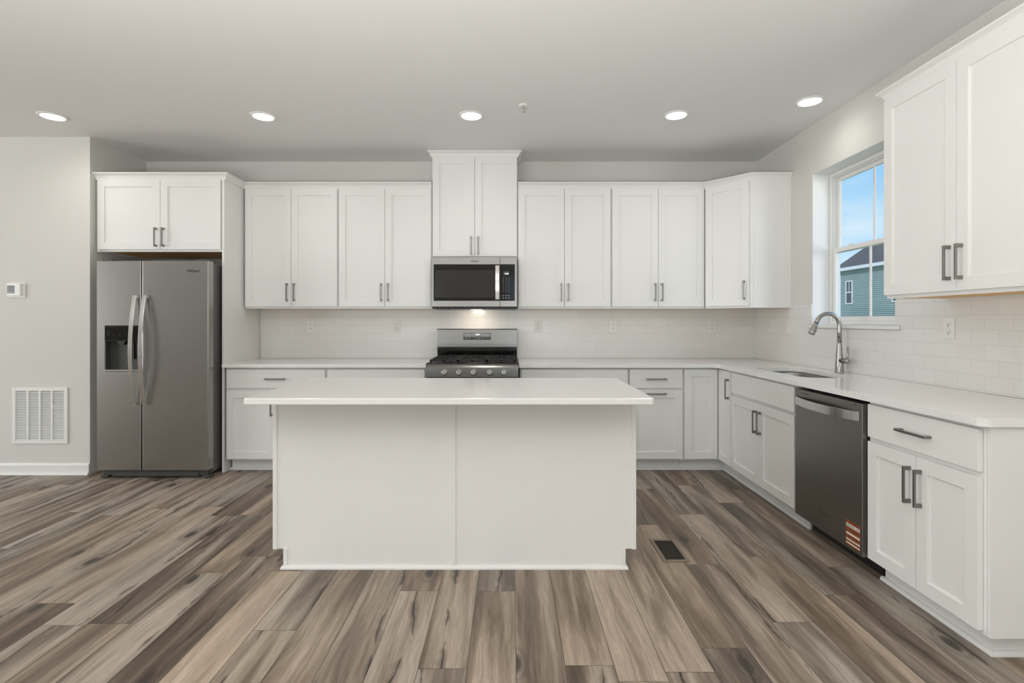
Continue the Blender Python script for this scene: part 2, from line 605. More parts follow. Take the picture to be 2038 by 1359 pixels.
def thing(name, loc, label, cat, group=None):
    o = bpy.data.objects.new(name, None)
    o.empty_display_size = 0.1
    o.location = loc
    COL.objects.link(o)
    WLOC[o.name] = Vector(loc)
    o['label'] = label
    o['category'] = cat
    if group:
        o['group'] = group
    return o
def tag(o, label, cat, group=None):
    o['label'] = label
    o['category'] = cat
    if group:
        o['group'] = group
    return o
def struct(name, mb, mat, **kw):
    o = build(name, mb, mat, **kw)
    o['kind'] = 'structure'
    return o

def text_mesh(name, body, size, f, u, v, w, mat, parent, shear=0.0, width=None, depth=0.0004, bold=0.0):
    cu = bpy.data.curves.new(name, 'FONT')
    cu.body = body
    cu.size = size
    cu.extrude = depth
    cu.offset = bold
    cu.shear = shear
    cu.align_x = 'CENTER'
    cu.align_y = 'CENTER'
    to = bpy.data.objects.new(name, cu)
    COL.objects.link(to)
    dg = bpy.context.evaluated_depsgraph_get()
    me = bpy.data.meshes.new_from_object(to.evaluated_get(dg))
    bpy.data.objects.remove(to, do_unlink=True)
    bpy.data.curves.remove(cu)
    xs = [q.co.x for q in me.vertices]
    k = (width / (max(xs) - min(xs))) if width else 1.0
    ctr = f.pt(u, v, w)
    for q in me.vertices:
        x, y, z = q.co
        q.co = f.pt(u + x * k, v + y, w + z) - ctr
    me.materials.clear()
    me.materials.append(mat)
    o = bpy.data.objects.new(name, me)
    COL.objects.link(o)
    o.parent = parent
    o.location = ctr - WLOC[parent.name]
    WLOC[o.name] = ctr
    return o

# ------------------------------------------------------------------ the room
ROOMX0, ROOMY0 = -9.0, -6.0
struct('floor', MB().box(XY, (ROOMX0, ROOMY0, -0.05), (XR + 0.2, YB + 0.15, 0.0)), M_floor)
struct('ceiling', MB().box(XY, (ROOMX0, ROOMY0, ZC), (XR + 0.2, YB + 0.15, ZC + 0.15)), M_ceil)
struct('wall_back', MB().box(XY, (-3.49, YB, 0), (XR + 0.2, YB + 0.12, ZC)), M_wall)
struct('wall_left', MB().box(XY, (ROOMX0, 4.30, 0), (-3.49, YB + 0.12, ZC)), M_wall)
# right wall with the window opening
WY0, WY1, WZ0, WZ1, WT = 3.168, 4.046, 1.222, 2.418, 0.20
mb = MB()
mb.box(XY, (XR, ROOMY0, 0), (XR + WT, WY0, ZC))
mb.box(XY, (XR, WY1, 0), (XR + WT, YB + 0.12, ZC))
mb.box(XY, (XR, WY0, 0), (XR + WT, WY1, WZ0))
mb.box(XY, (XR, WY0, WZ1), (XR + WT, WY1, ZC))
struct('wall_right', mb, M_wall)
# wall far left and rear wall, each with openings made for the fill lamps
mb = MB()
mb.box(XY, (ROOMX0 - 0.12, ROOMY0, 0), (ROOMX0, -1.4, ZC))
mb.box(XY, (ROOMX0 - 0.12, 2.9, 0), (ROOMX0, YB + 0.12, ZC))
mb.box(XY, (ROOMX0 - 0.12, -1.4, 0), (ROOMX0, 2.9, 0.35))
mb.box(XY, (ROOMX0 - 0.12, -1.4, 2.55), (ROOMX0, 2.9, ZC))
struct('wall_far_left', mb, M_wall)
mb = MB()
for a_, b_ in ((ROOMX0, -5.5), (-2.3, -0.1), (2.1, XR + 0.2)):
    mb.box(XY, (a_, ROOMY0 - 0.12, 0), (b_, ROOMY0, ZC))
for a_, b_ in ((-5.5, -2.3), (-0.1, 2.1)):
    mb.box(XY, (a_, ROOMY0 - 0.12, 0), (b_, ROOMY0, 0.3))
    mb.box(XY, (a_, ROOMY0 - 0.12, 2.6), (b_, ROOMY0, ZC))
struct('wall_rear', mb, M_wall)
# baseboards
bprof = [(0, 0), (0.014, 0), (0.014, 0.078), (0.010, 0.088), (0.004, 0.095), (0, 0.095)]
qprof = [(0.0, 0.0), (0.018, 0.0), (0.0175, 0.006), (0.0145, 0.012), (0.009, 0.0165), (0.0, 0.018)]
mb = MB()
mb.sweep([(ROOMX0, 4.30), (-3.49, 4.30)], bprof)
mb.sweep([(ROOMX0, 4.286), (-3.49, 4.286)], [(a * 0.8, z) for a, z in qprof])
struct('baseboard_left', mb, M_trim)

# ------------------------------------------------------------------ window
wx = XR + 0.13
win = bpy.data.objects.new('window_1', None)
win.location = (wx, (WY0 + WY1) / 2, WZ0)
win['kind'] = 'structure'
COL.objects.link(win)
WLOC['window_1'] = Vector(win.location)
WF = Frame((wx, 0, 0), (0, -1, 0), (-1, 0, 0))
def rect_frame(f, r, t, w0, w1, mb=None):
    mb = mb or MB()
    u0, v0, u1, v1 = r
    mb.box(f, (u0, v0, w0), (u0 + t, v1, w1))
    mb.box(f, (u1 - t, v0, w0), (u1, v1, w1))
    mb.box(f, (u0 + t, v0, w0), (u1 - t, v0 + t, w1))
    mb.box(f, (u0 + t, v1 - t, w0), (u1 - t, v1, w1))
    return mb
u0, u1 = -WY1 + 0.002, -WY0 - 0.002
zb = WZ0 + 0.022
mb = rect_frame(WF, (u0, zb, u1, WZ1 - 0.002), 0.028, -0.065, 0.0)
rect_frame(WF, (u0 + 0.028, zb + 0.028, u1 - 0.028, WZ1 - 0.030), 0.010, -0.062, -0.012, mb)
build('window_frame', mb, M_trim, win, bevel=0.003)
# upper sash (outer track) and lower sash (inner track)
zr0, zr1 = 1.795, 1.832
up_r = (u0 + 0.038, zr0 + 0.002, u1 - 0.038, WZ1 - 0.040)
lo_r = (u0 + 0.030, zb + 0.028, u1 - 0.030, zr1)
us = build('upper_sash', rect_frame(WF, up_r, 0.030, -0.058, -0.036), M_trim, win, bevel=0.003)
ls = build('lower_sash', rect_frame(WF, lo_r, 0.034, -0.032, -0.006), M_trim, win, bevel=0.003)
uc = (u0 + u1) / 2
build('muntin', MB().box(WF, (uc - 0.008, up_r[1] + 0.03, -0.051), (uc + 0.008, up_r[3] - 0.03, -0.043)), M_trim, us)
build('muntin', MB().box(WF, (uc - 0.008, lo_r[1] + 0.034, -0.023), (uc + 0.008, lo_r[3] - 0.034, -0.015)), M_trim, ls)
build('glass_pane', MB().box(WF, (up_r[0] + 0.02, up_r[1] + 0.02, -0.049), (up_r[2] - 0.02, up_r[3] - 0.02, -0.045)), M_glass, us)
build('glass_pane', MB().box(WF, (lo_r[0] + 0.02, lo_r[1] + 0.02, -0.021), (lo_r[2] - 0.02, lo_r[3] - 0.02, -0.017)), M_glass, ls)
for du in (-0.2, 0.2):
    mb = MB()
    mb.box(WF, (uc + du - 0.022, zr1, -0.028), (uc + du + 0.022, zr1 + 0.008, -0.008))
    mb.box(WF, (uc + du - 0.006, zr1 + 0.008, -0.026), (uc + du + 0.02, zr1 + 0.014, -0.016))
    build('sash_lock', mb, M_white, ls, bevel=0.002)
struct('trim_1', MB().box(XY, (XR - 0.022, WY0 - 0.045, WZ0 - 0.003), (wx - 0.001, WY1 + 0.045, WZ0 + 0.021)), M_trim, bevel=0.004)
bpy.data.objects['trim_1'].name = 'trim_1'

mb = MB()
mb.box(XY, (XR + 0.001, WY1 - 0.0018, WZ0 + 0.021), (wx - 0.001, WY1 - 0.0002, WZ1))
mb.box(XY, (XR + 0.001, WY0 + 0.0002, WZ0 + 0.021), (wx - 0.001, WY0 + 0.0018, WZ1))
mb.box(XY, (XR + 0.001, WY0 + 0.0018, WZ1 - 0.0018), (wx - 0.001, WY1 - 0.0018, WZ1 - 0.0002))
struct('trim_5', mb, M_reveal)  # thin added skin, whitening the returns as daylight would
# ------------------------------------------------------------------ backsplash
TT = 0.008
CT = 0.914   # counter top height
mb = MB().box(XY, (-2.397, YB - TT, CT + 0.001), (XR - TT, YB - 0.0005, 1.402))
tag(build('tile_backsplash', mb, M_tile_x), 'white subway tile backsplash on the back wall behind the stove', 'backsplash')
mb = MB()
mb.box(XY, (XR - TT, 1.86, CT + 0.001), (XR - 0.0005, YB - 0.001, WZ0 - 0.006))
mb.box(XY, (XR - TT, WY1 + 0.047, WZ0 - 0.006), (XR - 0.0005, YB - 0.001, 1.402))
mb.box(XY, (XR - TT, 1.86, WZ0 - 0.006), (XR - 0.0005, WY0 - 0.047, 1.402))
mb.box(XY, (XR - TT, WY0 - 0.047, WZ0 + 0.023), (XR - 0.0005, WY0, 1.402))
mb.box(XY, (XR - TT, WY1, WZ0 + 0.023), (XR - 0.0005, WY1 + 0.047, 1.402))
tag(build('tile_backsplash', mb, M_tile_y), 'white subway tile backsplash around the window behind the faucet', 'backsplash')

# ------------------------------------------------------------------ cabinet parts
def handle_mb(f, u, v, w, L, vert=True):
    mb = MB()
    hw, pl, out, th = 0.0055, 0.017, 0.034, 0.008
    if vert:
        mb.box(f, (u - hw, v, w), (u + hw, v + pl, w + out))
        mb.box(f, (u - hw, v + L - pl, w), (u + hw, v + L, w + out))
        mb.box(f, (u - hw, v + pl, w + out - th), (u + hw, v + L - pl, w + out))
    else:
        mb.box(f, (u, v - hw, w), (u + pl, v + hw, w + out))
        mb.box(f, (u + L - pl, v - hw, w), (u + L, v + hw, w + out))
        mb.box(f, (u + pl, v - hw, w + out - th), (u + L - pl, v + hw, w + out))
    return mb
def shaker_door(f, r, w, parent, handle=None, stile=0.060, name='door'):
    mb = MB().ring(f, r, (r[0] + stile, r[1] + stile, r[2] - stile, r[3] - stile), w + 0.001, w + 0.021, w + 0.012)
    d = build(name, mb, M_cab, parent, bevel=0.0013)
    if handle:
        kind, hu, hv, L = handle
        build('handle', handle_mb(f, hu, hv, w + 0.0205, L, kind == 'v'), M_nickel, d, bevel=0.001, seg=1)
    return d
def slab_front(f, r, w, parent, handle=None, name='drawer'):
    d = build(name, MB().box(f, (r[0], r[1], w + 0.001), (r[2], r[3], w + 0.021)), M_cab, parent, bevel=0.0016)
    if handle:
        kind, hu, hv, L = handle
        build('handle', handle_mb(f, hu, hv, w + 0.0205, L, False), M_nickel, d, bevel=0.001, seg=1)
    return d

def wall_cabinet(f, u0, u1, z0, z1, depth, splits, label, group, hz=None, hside=None, hl=0.16, lip=0.013):
    """splits: list of (ua, ub, handle side)"""
    c = f.pt((u0 + u1) / 2, z0, depth / 2)
    t = thing('wall_cabinet', c, label, 'cabinet', group)
    mb = MB()
    mb.box(f, (u0, z0 + lip + 0.001, 0.001), (u1, z1, depth - 0.02))
    mb.box(f, (u0, z0, 0.010), (u0 + 0.014, z0 + lip + 0.001, depth - 0.02))
    mb.box(f, (u1 - 0.014, z0, 0.010), (u1, z0 + lip + 0.001, depth - 0.02))
    mb.box(f, (u0, z0, depth - 0.02), (u1, z1, depth))
    build('cabinet_body', mb, M_cab, t)
    build('underside_panel', MB().box(f, (u0 + 0.015, z0 + lip - 0.0005, 0.012), (u1 - 0.015, z0 + lip + 0.0009, depth - 0.021)), M_wood, t)['label'] = 'bare tan plywood underside'
    for ua, ub, side in splits:
        if side == 'r':
            hu = ub - 0.030
        elif side == 'l':
            hu = ua + 0.030
        shaker_door(f, (ua, z0 + 0.018, ub, z1 - 0.004), depth, t, ('v', hu, z0 + 0.018 + 0.048 if hz is None else hz, hl))
    return t

ZB, ZT = 1.385, 2.463
GU = 'white shaker wall cabinets along the back wall'
UD = 0.305
def pair(u0, u1, m=0.007):
    c = (u0 + u1) / 2
    return [(u0 + m, c - 0.0015, 'r'), (c + 0.0015, u1 - m, 'l')]
wall_cabinet(BK, -2.385, -1.545, ZB, ZT, UD, pair(-2.385, -1.545), 'white two-door wall cabinet next to the tall panel of the refrigerator recess', GU)
wall_cabinet(BK, -1.543, -0.703, ZB, ZT, UD, pair(-1.543, -0.703), 'white two-door wall cabinet touching the left side of the microwave', GU)
wall_cabinet(BK, -0.699, 0.066, 1.836, 2.748, UD, pair(-0.699, 0.066, 0.004), 'white two-door wall cabinet above the microwave, raised to the ceiling', None, hz=1.868)
wall_cabinet(BK, 0.070, 0.909, ZB, ZT, UD, pair(0.070, 0.909), 'white two-door wall cabinet touching the right side of the microwave', GU)
wall_cabinet(BK, 0.911, 1.751, ZB, ZT, UD, pair(0.911, 1.751), 'white two-door wall cabinet just left of the diagonal corner cabinet', GU)
# right wall: u = -Y
wall_cabinet(RT, -2.800, -1.886, 1.392, 2.460, 0.325, [(-2.796, -2.3445, 'r'), (-2.3415, -1.892, 'l')],
             'large white two-door wall cabinet on the right wall beside the window, nearest the camera', None, lip=0.004)
# over the refrigerator
wall_cabinet(BK, -3.478, -2.421, 1.856, 2.463, 0.61, [(-3.462, -2.9345, 'r'), (-2.9315, -2.428, 'l')],
             'white two-door cabinet above the refrigerator', None, hz=1.895, hl=0.158)
# diagonal corner wall cabinet
t = thing('corner_wall_cabinet', (2.06, 4.66, ZB), 'white diagonal corner wall cabinet with one door, beside the window', 'cabinet')
P1, P2 = (1.754, 4.645), (2.040, 4.360)
mb = MB().zprism([(1.754, YB - 0.001), P1, P2, (XR - 0.001, 4.360), (XR - 0.001, YB - 0.001)], ZB + 0.014, ZT)
dgd = Vector((P2[0] - P1[0], P2[1] - P1[1], 0))
DL = dgd.length
DG = Frame((P1[0], P1[1], 0), dgd, (-1, -1, 0))
mb.box(DG, (0, ZB, -0.018), (DL, ZB + 0.014, 0.0))
mb.box(XY, (2.040, 4.360, ZB), (XR - 0.001, 4.374, ZB + 0.014))
# applied skin panel on the exposed end
mb.box(XY, (2.052, 4.356, ZB), (XR - 0.020, 4.360, ZT))
mb.box(XY, (XR - 0.020, 4.350, ZB), (XR - 0.001, 4.360, ZT))
build('cabinet_body', mb, M_cab, t)
mb = MB().zprism([(1.77, YB - 0.02), (1.77, 4.652), (2.043, 4.378), (XR - 0.012, 4.378), (XR - 0.012, YB - 0.02)], ZB + 0.0125, ZB + 0.0139)
build('underside_panel', mb, M_wood, t)['label'] = 'bare tan plywood underside'
shaker_door(DG, (0.010, ZB + 0.018, DL - 0.022, ZT - 0.004), 0.0, t, ('v', DL - 0.022 - 0.034, ZB + 0.07, 0.16))

# tall refrigerator end panel
tag(build('refrigerator_end_panel', MB().box(XY, (-2.418, 4.345, 0), (-2.399, YB - 0.009, ZT)), M_cab, bevel=0.001),
    'tall white end panel between the refrigerator and the counter', 'panel')
# filler strip at the left of the fridge cabinet
# ------------------------------------------------------------------ crown mouldings
def crown_prof(z):
    return [(0.0, z), (0.006, z), (0.006, z + 0.010), (0.010, z + 0.016), (0.017, z + 0.030), (0.030, z + 0.041), (0.036, z + 0.044), (0.036, z + 0.054), (0.0, z + 0.054)]
fy = YB - UD
mb = MB().sweep([(-3.488, YB - 0.61 - 0.0), (-2.399, YB - 0.61), (-2.399, fy), (-0.706, fy)], [(a, z) for a, z in crown_prof(ZT)])
tag(build('crown_moulding', mb, M_cab), 'white crown moulding stepping from the refrigerator cabinet along the left wall cabinets', 'moulding')
mb = MB().sweep([(-0.702, YB - 0.002), (-0.702, fy), (0.069, fy), (0.069, YB - 0.002)], [(a, z) for a, z in crown_prof(2.748)])
tag(build('crown_moulding', mb, M_cab), 'white crown moulding on top of the raised cabinet over the microwave', 'moulding')
mb = MB().sweep([(0.073, fy), (1.754, fy), P2, (XR - 0.002, 4.356)], [(a, z) for a, z in crown_prof(ZT)])
tag(build('crown_moulding', mb, M_cab), 'white crown moulding turning over the diagonal corner cabinet', 'moulding')
mb = MB().sweep([(XR - 0.002, 2.802), (2.040, 2.802), (2.040, 1.886)], [(a, z) for a, z in crown_prof(2.460)])
tag(build('crown_moulding', mb, M_cab), 'white crown moulding on the big wall cabinet at the right edge', 'moulding')

# ------------------------------------------------------------------ base cabinets
BZ0, BZ1 = 0.105, 0.883
def base_body(f, u0, u1, depth, t, kick=0.525, kcut=0.0, end_l=False, end_r=False, back=0.012):
    mb = MB()
    th = 0.018
    mb.box(f, (u0, BZ0, back), (u0 + th, BZ1, depth - 0.018))
    mb.box(f, (u1 - th, BZ0, back), (u1, BZ1, depth - 0.018))
    mb.box(f, (u0 + th, BZ0, back), (u1 - th, BZ0 + th, depth - 0.018))
    mb.box(f, (u0 + th, BZ0 + th, back), (u1 - th, BZ1, back + 0.008))
    # face frame
    mb.box(f, (u0, BZ0, depth - 0.018), (u0 + 0.035, BZ1, depth))
    mb.box(f, (u1 - 0.035, BZ0, depth - 0.018), (u1, BZ1, depth))
    mb.box(f, (u0 + 0.035, BZ0, depth - 0.018), (u1 - 0.035, BZ0 + 0.035, depth))
    mb.box(f, (u0 + 0.035, BZ1 - 0.035, depth - 0.018), (u1 - 0.035, BZ1, depth))
    mb.box(f, (u0 + 0.035, 0.675, depth - 0.018), (u1 - 0.035, 0.71, depth))
    build('cabinet_body', mb, M_cab, t)
    build('toe_kick', MB().box(f, (u0, 0.0, kick - 0.014), (u1 - kcut, BZ0, kick)), M_cab, t)
def base_cabinet(f, u0, u1, depth, label, group, kind, kick=0.525, hl=0.165, hlv=0.16, m0=0.010, m1=0.010, kcut=0.0):
    t = thing('base_cabinet', f.pt((u0 + u1) / 2, 0, depth / 2), label, 'cabinet', group)
    base_body(f, u0, u1, depth, t, kick, kcut)
    uc = (u0 + u1) / 2
    zt, zd, zc, zz = 0.868, 0.710, 0.688, 0.118
    a, b = u0 + m0, u1 - m1
    if kind in ('drawer2', 'sink'):
        slab_front(f, (a, zd, b, zt), depth, t, None if kind == 'sink' else ('h', uc - hl / 2, (zd + zt) / 2, hl), name='false_front' if kind == 'sink' else 'drawer')
        shaker_door(f, (a, zz, uc - 0.0015, zc), depth, t, ('v', uc - 0.030, zc - 0.048 - hlv, hlv))
        shaker_door(f, (uc + 0.0015, zz, b, zc), depth, t, ('v', uc + 0.030, zc - 0.048 - hlv, hlv))
    elif kind == 'pullout':
        slab_front(f, (a, zd, b, zt), depth, t, ('h', uc - hl / 2, (zd + zt) / 2, hl))
        shaker_door(f, (a, zz, b, zc), depth, t, ('h', uc - hl / 2, zc - 0.022, hl))
    return t
GB = 'white base cabinets along the back wall'
BD = 0.615
base_cabinet(BK, -2.385, -1.541, BD, 'white base cabinet with drawer beside the refrigerator end panel', GB, 'drawer2')
base_cabinet(BK, -1.539, -0.703, BD, 'white base cabinet touching the left side of the stove, mostly behind the island', GB, 'drawer2')
base_cabinet(BK, 0.082, 0.994, BD, 'white base cabinet touching the right side of the stove, mostly behind the island', GB, 'drawer2', m1=0.006)
base_cabinet(BK, 0.996, 1.452, BD, 'narrow white base cabinet with drawer above a pull-out front with horizontal handle', GB, 'pullout', m0=0.006, m1=0.006)
# corner base cabinet, two-leaf door
t = thing('corner_base_cabinet', (2.0, 4.6, 0), 'white corner base cabinet with folding door at the inner corner of the counter', 'cabinet')
mb = MB()
mb.zprism([(1.454, YB - 0.012), (1.454, 4.355), (1.765, 4.355), (1.765, 4.088), (XR - 0.012, 4.088), (XR - 0.012, YB - 0.012)], BZ0, BZ1)
build('cabinet_body', mb, M_cab, t)
mb = MB()
mb.box(BK, (1.454, 0, 0.511), (1.854, BZ0, 0.525))
mb.box(RT, (-4.445, 0, 0.511), (-4.088, BZ0, 0.525))
build('toe_kick', mb, M_cab, t)
shaker_door(BK, (1.462, 0.118, 1.739, 0.868), BD, t)
shaker_door(RT, (-4.330, 0.118, -4.096, 0.868), 0.60, t, ('v', -4.126, 0.650, 0.16))
GR = 'white base cabinets along the right wall'
base_cabinet(RT, -4.086, -3.172, 0.60, 'white sink base cabinet with two doors left of the dishwasher', GR, 'sink', m0=0.006, m1=0.006)
c = base_cabinet(RT, -2.536, -1.915, 0.60, 'white base cabinet with drawer and two doors at the near end, right of the dishwasher', GR, 'drawer2', m0=0.012, m1=0.014, hl=0.17, kcut=0.0735)
build('end_panel', MB().box(XY, (1.765, 1.900, BZ0), (XR - 0.002, 1.914, BZ1)), M_cab, c)
build('end_kick', MB().box(XY, (1.840, 1.975, 0.0), (XR - 0.002, 1.988, BZ0 - 0.0005)), M_cab, c)
# ------------------------------------------------------------------ shoe mouldings
struct('trim_2', MB().sweep([(-2.398, YB - 0.525), (-0.703, YB - 0.525)], qprof), M_trim)
struct('trim_3', MB().sweep([(0.082, YB - 0.525), (XR - 0.525, YB - 0.525), (XR - 0.525, 3.155)], qprof), M_trim)
struct('trim_4', MB().sweep([(XR - 0.525, 2.550), (XR - 0.525, 1.975), (XR - 0.002, 1.975)], qprof, side=-1 if False else 1), M_trim)

# ------------------------------------------------------------------ counters
def rounded_poly(pts, rad):
    """pts [(x,y)], rad list per corner"""
    out = []
    n = len(pts)
    for i in range(n):
        p0, p, p1 = Vector(pts[i - 1]), Vector(pts[i]), Vector(pts[(i + 1) % n])
        r = rad[i]
        if r <= 0:
            out.append((p.x, p.y))
            continue
        a, b = (p0 - p).normalized(), (p1 - p).normalized()
        ang = a.angle(b)
        d = r / math.tan(ang / 2)
        c = p + (a + b).normalized() * (r / math.sin(ang / 2))
        s0, s1 = p + a * d - c, p + b * d - c
        t0, t1 = math.atan2(s0.y, s0.x), math.atan2(s1.y, s1.x)
        dt = (t1 - t0 + math.pi) % (2 * math.pi) - math.pi
        k = 8
        for j in range(k + 1):
            t = t0 + dt * j / k
            out.append((c.x + r * math.cos(t), c.y + r * math.sin(t)))
    return out
def slab(outer, hole, z0, z1):
    mb = MB()
    bm = mb.bm
    def tri(z):
        es, loops = [], []
        for lp in ([outer] + ([hole] if hole else [])):
            V = [bm.verts.new((x, y, z)) for x, y in lp]
            loops.append(V)
            for i in range(len(V)):
                es.append(bm.edges.new((V[i], V[(i + 1) % len(V)])))
        bmesh.ops.triangle_fill(bm, edges=es, use_beauty=True, use_dissolve=False)
        return loops
    if hole:
        T, B = tri(z1), tri(z0)
    else:
        T = [[bm.verts.new((x, y, z1)) for x, y in outer]]
        B = [[bm.verts.new((x, y, z0)) for x, y in outer]]
        bm.faces.new(T[0])
        bm.faces.new(list(reversed(B[0])))
    for lt, lb in zip(T, B):
        n = len(lt)
        for i in range(n):
            bm.faces.new([lt[i], lt[(i + 1) % n], lb[(i + 1) % n], lb[i]])
    return mb
CZ0 = 0.884
tag(build('countertop', slab([(-2.397, YB - 0.0005), (-2.397, 4.300), (-0.697, 4.300), (-0.697, YB - 0.0005)], None, CZ0, CT), M_quartz, bevel=0.003),
    'white quartz countertop between the refrigerator panel and the stove', 'countertop')
outer = rounded_poly([(0.075, YB - 0.0005), (0.075, 4.300), (1.722, 4.300), (1.722, 1.885), (XR - 0.0005, 1.885), (XR - 0.0005, YB - 0.0005)],
                     [0, 0, 0.06, 0.035, 0, 0])
SK = (1.865, 3.26, 2.215, 4.00)
hole = rounded_poly([(SK[0], SK[1]), (SK[2], SK[1]), (SK[2], SK[3]), (SK[0], SK[3])], [0.11, 0.11, 0.11, 0.11])
tag(build('countertop', slab(outer, hole, CZ0, CT), M_quartz, bevel=0.003),
    'long white quartz L-shaped countertop with the undermount sink', 'countertop')

# ------------------------------------------------------------------ sink
t = thing('kitchen_sink', ((SK[0] + SK[2]) / 2, (SK[1] + SK[3]) / 2, 0.68), 'stainless undermount sink set into the counter below the faucet', 'sink')
mb = MB()
cx, cy = (SK[0] + SK[2]) / 2, (SK[1] + SK[3]) / 2
def rr(sx, sy, z, r):
    return [(x, y, z) for x, y in rounded_poly([(cx - sx, cy - sy), (cx + sx, cy - sy), (cx + sx, cy + sy), (cx - sx, cy + sy)], [r] * 4)]
hx, hy = (SK[2] - SK[0]) / 2 + 0.004, (SK[3] - SK[1]) / 2 + 0.004
loops = [rr(hx + 0.018, hy + 0.018, 0.8815, 0.12), rr(hx, hy, 0.8815, 0.112), rr(hx - 0.002, hy - 0.002, 0.870, 0.11), rr(hx - 0.010, hy - 0.010, 0.71, 0.10), rr(hx - 0.03, hy - 0.03, 0.69, 0.085), rr(0.05, 0.05, 0.683, 0.04)]
L = [mb.verts(l) for l in loops]
for A, B in zip(L, L[1:]):
    for k in range(len(A)):
        q = mb.face([A[k], A[(k + 1) % len(A)], B[(k + 1) % len(A)], B[k]])
        q.smooth = True
mb.face(L[-1])
build('basin', mb, M_steelsink, t)
build('drain', MB().lathe((cx, cy, 0.6835), (0, 0, 1), [(0, 0.045), (0.003, 0.045), (0.004, 0.035), (0.001, 0.03), (0.001, 0.0)]), M_chrome, t)

# ------------------------------------------------------------------ faucet
fx_, fy_ = 2.285, 3.590
t = thing('faucet', (fx_, fy_, CT), 'brushed steel pull-down gooseneck faucet behind the sink', 'faucet')
build('faucet_body', MB().lathe((fx_, fy_, CT), (0, 0, 1), [(0, 0.029), (0.006, 0.0285), (0.008, 0.027), (0.06, 0.0255), (0.12, 0.021), (0.20, 0.0150), (0.214, 0.0145)]), M_faucet, t)
R = 0.080
pts = [(fx_, fy_, CT + 0.2135), (fx_, fy_, 1.20), (fx_, fy_, 1.243)]
for k in range(1, 19):
    a = math.radians(160) * k / 18
    pts.append((fx_ - R + R * math.cos(a), fy_, 1.243 + R * math.sin(a)))
e1 = Vector(pts[-1])
dirv = Vector((-math.sin(math.radians(160)), 0, math.cos(math.radians(160)))).normalized()
dirv = (Vector(pts[-1]) - Vector(pts[-2])).normalized()
pts.append(tuple(e1 + dirv * 0.012))
build('spout', MB().tube(pts, 0.0142, n=20), M_faucet, t)
e2 = e1 + dirv * 0.014
sh = build('spray_head', MB().lathe(e2, dirv, [(0, 0.0150), (0.02, 0.0165), (0.06, 0.0200), (0.078, 0.0225), (0.082, 0.0215), (0.082, 0.017), (0.079, 0.015)]), M_faucet, t)
side = Vector((dirv.z, 0, -dirv.x)).normalized()
if side.x < 0:
    side = -side
mb = MB()
mb.lathe(e2 + dirv * 0.030 + side * 0.015, side, [(0, 0.006), (0.005, 0.006), (0.006, 0.004)], n=14)
mb.lathe(e2 + dirv * 0.052 + side * 0.016, side, [(0, 0.0085), (0.0055, 0.008), (0.0065, 0.005)], n=14)
build('spray_button', mb, M_greyplastic, sh)
mb = MB()
mb.lathe((fx_, fy_ - 0.012, 1.000), (0.25, -1, -0.05), [(0, 0.017), (0.045, 0.018), (0.062, 0.018), (0.068, 0.014)])
mb.tube([(fx_ + 0.012, fy_ - 0.062, 1.005), (fx_ + 0.013, fy_ - 0.064, 1.03), (fx_ + 0.013, fy_ - 0.066, 1.095)], [0.0065, 0.0065, 0.006], n=12)
build('lever_handle', mb, M_faucet, t)

# ------------------------------------------------------------------ island
t = thing('kitchen_island', (-0.285, 3.0, 0), 'white kitchen island with flat panelled back facing the camera', 'island')
IX0, IX1, IY0, IY1 = -1.212, 0.642, 2.660, 3.235
mb = MB()
mb.box(XY, (IX0, IY0 + 0.006, BZ0 - 0.003), (IX1, IY1 - 0.02, BZ1))
mb.box(XY, (IX0 + 0.052, IY0 + 0.006, 0.0), (IX1 - 0.052, IY1 - 0.075, BZ0 - 0.003))
build('cabinet_body', mb, M_cab, t)
def tpoly(x0, x1, xk0, xk1):
    return [(xk0, 0.0), (xk1, 0.0), (xk1, 0.102), (x1, 0.102), (x1, BZ1), (x0, BZ1), (x0, 0.102), (xk0, 0.102)]
mid = -0.288
IF = Frame((0, IY0 + 0.006, 0), (1, 0, 0), (0, -1, 0))
p = [(IX0 + 0.052, 0.0), (mid - 0.002, 0.0), (mid - 0.002, BZ1), (IX0, BZ1), (IX0, 0.102), (IX0 + 0.052, 0.102)]
build('back_panel', MB().prism(IF, p, 0, 0.006), M_cab, t)
p = [(mid + 0.002, 0.0), (IX1 - 0.052, 0.0), (IX1 - 0.052, 0.102), (IX1, 0.102), (IX1, BZ1), (mid + 0.002, BZ1)]
build('back_panel', MB().prism(IF, p, 0, 0.006), M_cab, t)
build('centre_batten', MB().box(IF, (mid - 0.010, 0.018, 0.006), (mid + 0.010, BZ1, 0.0115)), M_trim, t, bevel=0.002)
mb = MB()
mb.box(IF, (IX0 - 0.006, 0.100, -0.012), (IX0 + 0.016, BZ1, 0.0115))
build('corner_batten', mb, M_trim, t, bevel=0.002)
mb = MB().box(IF, (IX1 - 0.016, 0.100, -0.012), (IX1 + 0.006, BZ1, 0.0115))
build('corner_batten', mb, M_trim, t, bevel=0.002)
mb = MB().box(IF, (IX0 + 0.048, 0.018, -0.012), (IX0 + 0.070, 0.1015, 0.0115))
build('kick_batten', mb, M_trim, t, bevel=0.002)
mb = MB().box(IF, (IX1 - 0.070, 0.018, -0.012), (IX1 - 0.048, 0.1015, 0.0115))
build('kick_batten', mb, M_trim, t, bevel=0.002)
mb = MB().sweep([(IX0 + 0.050, IY1 - 0.075), (IX0 + 0.050, IY0 - 0.0), (IX1 - 0.050, IY0 - 0.0), (IX1 - 0.050, IY1 - 0.075)], [(a, z) for a, z in [(0.0, 0.0), (0.014, 0.0), (0.014, 0.007), (0.011, 0.013), (0.006, 0.018), (0.0, 0.018)]])
build('shoe_moulding', mb, M_trim, t)
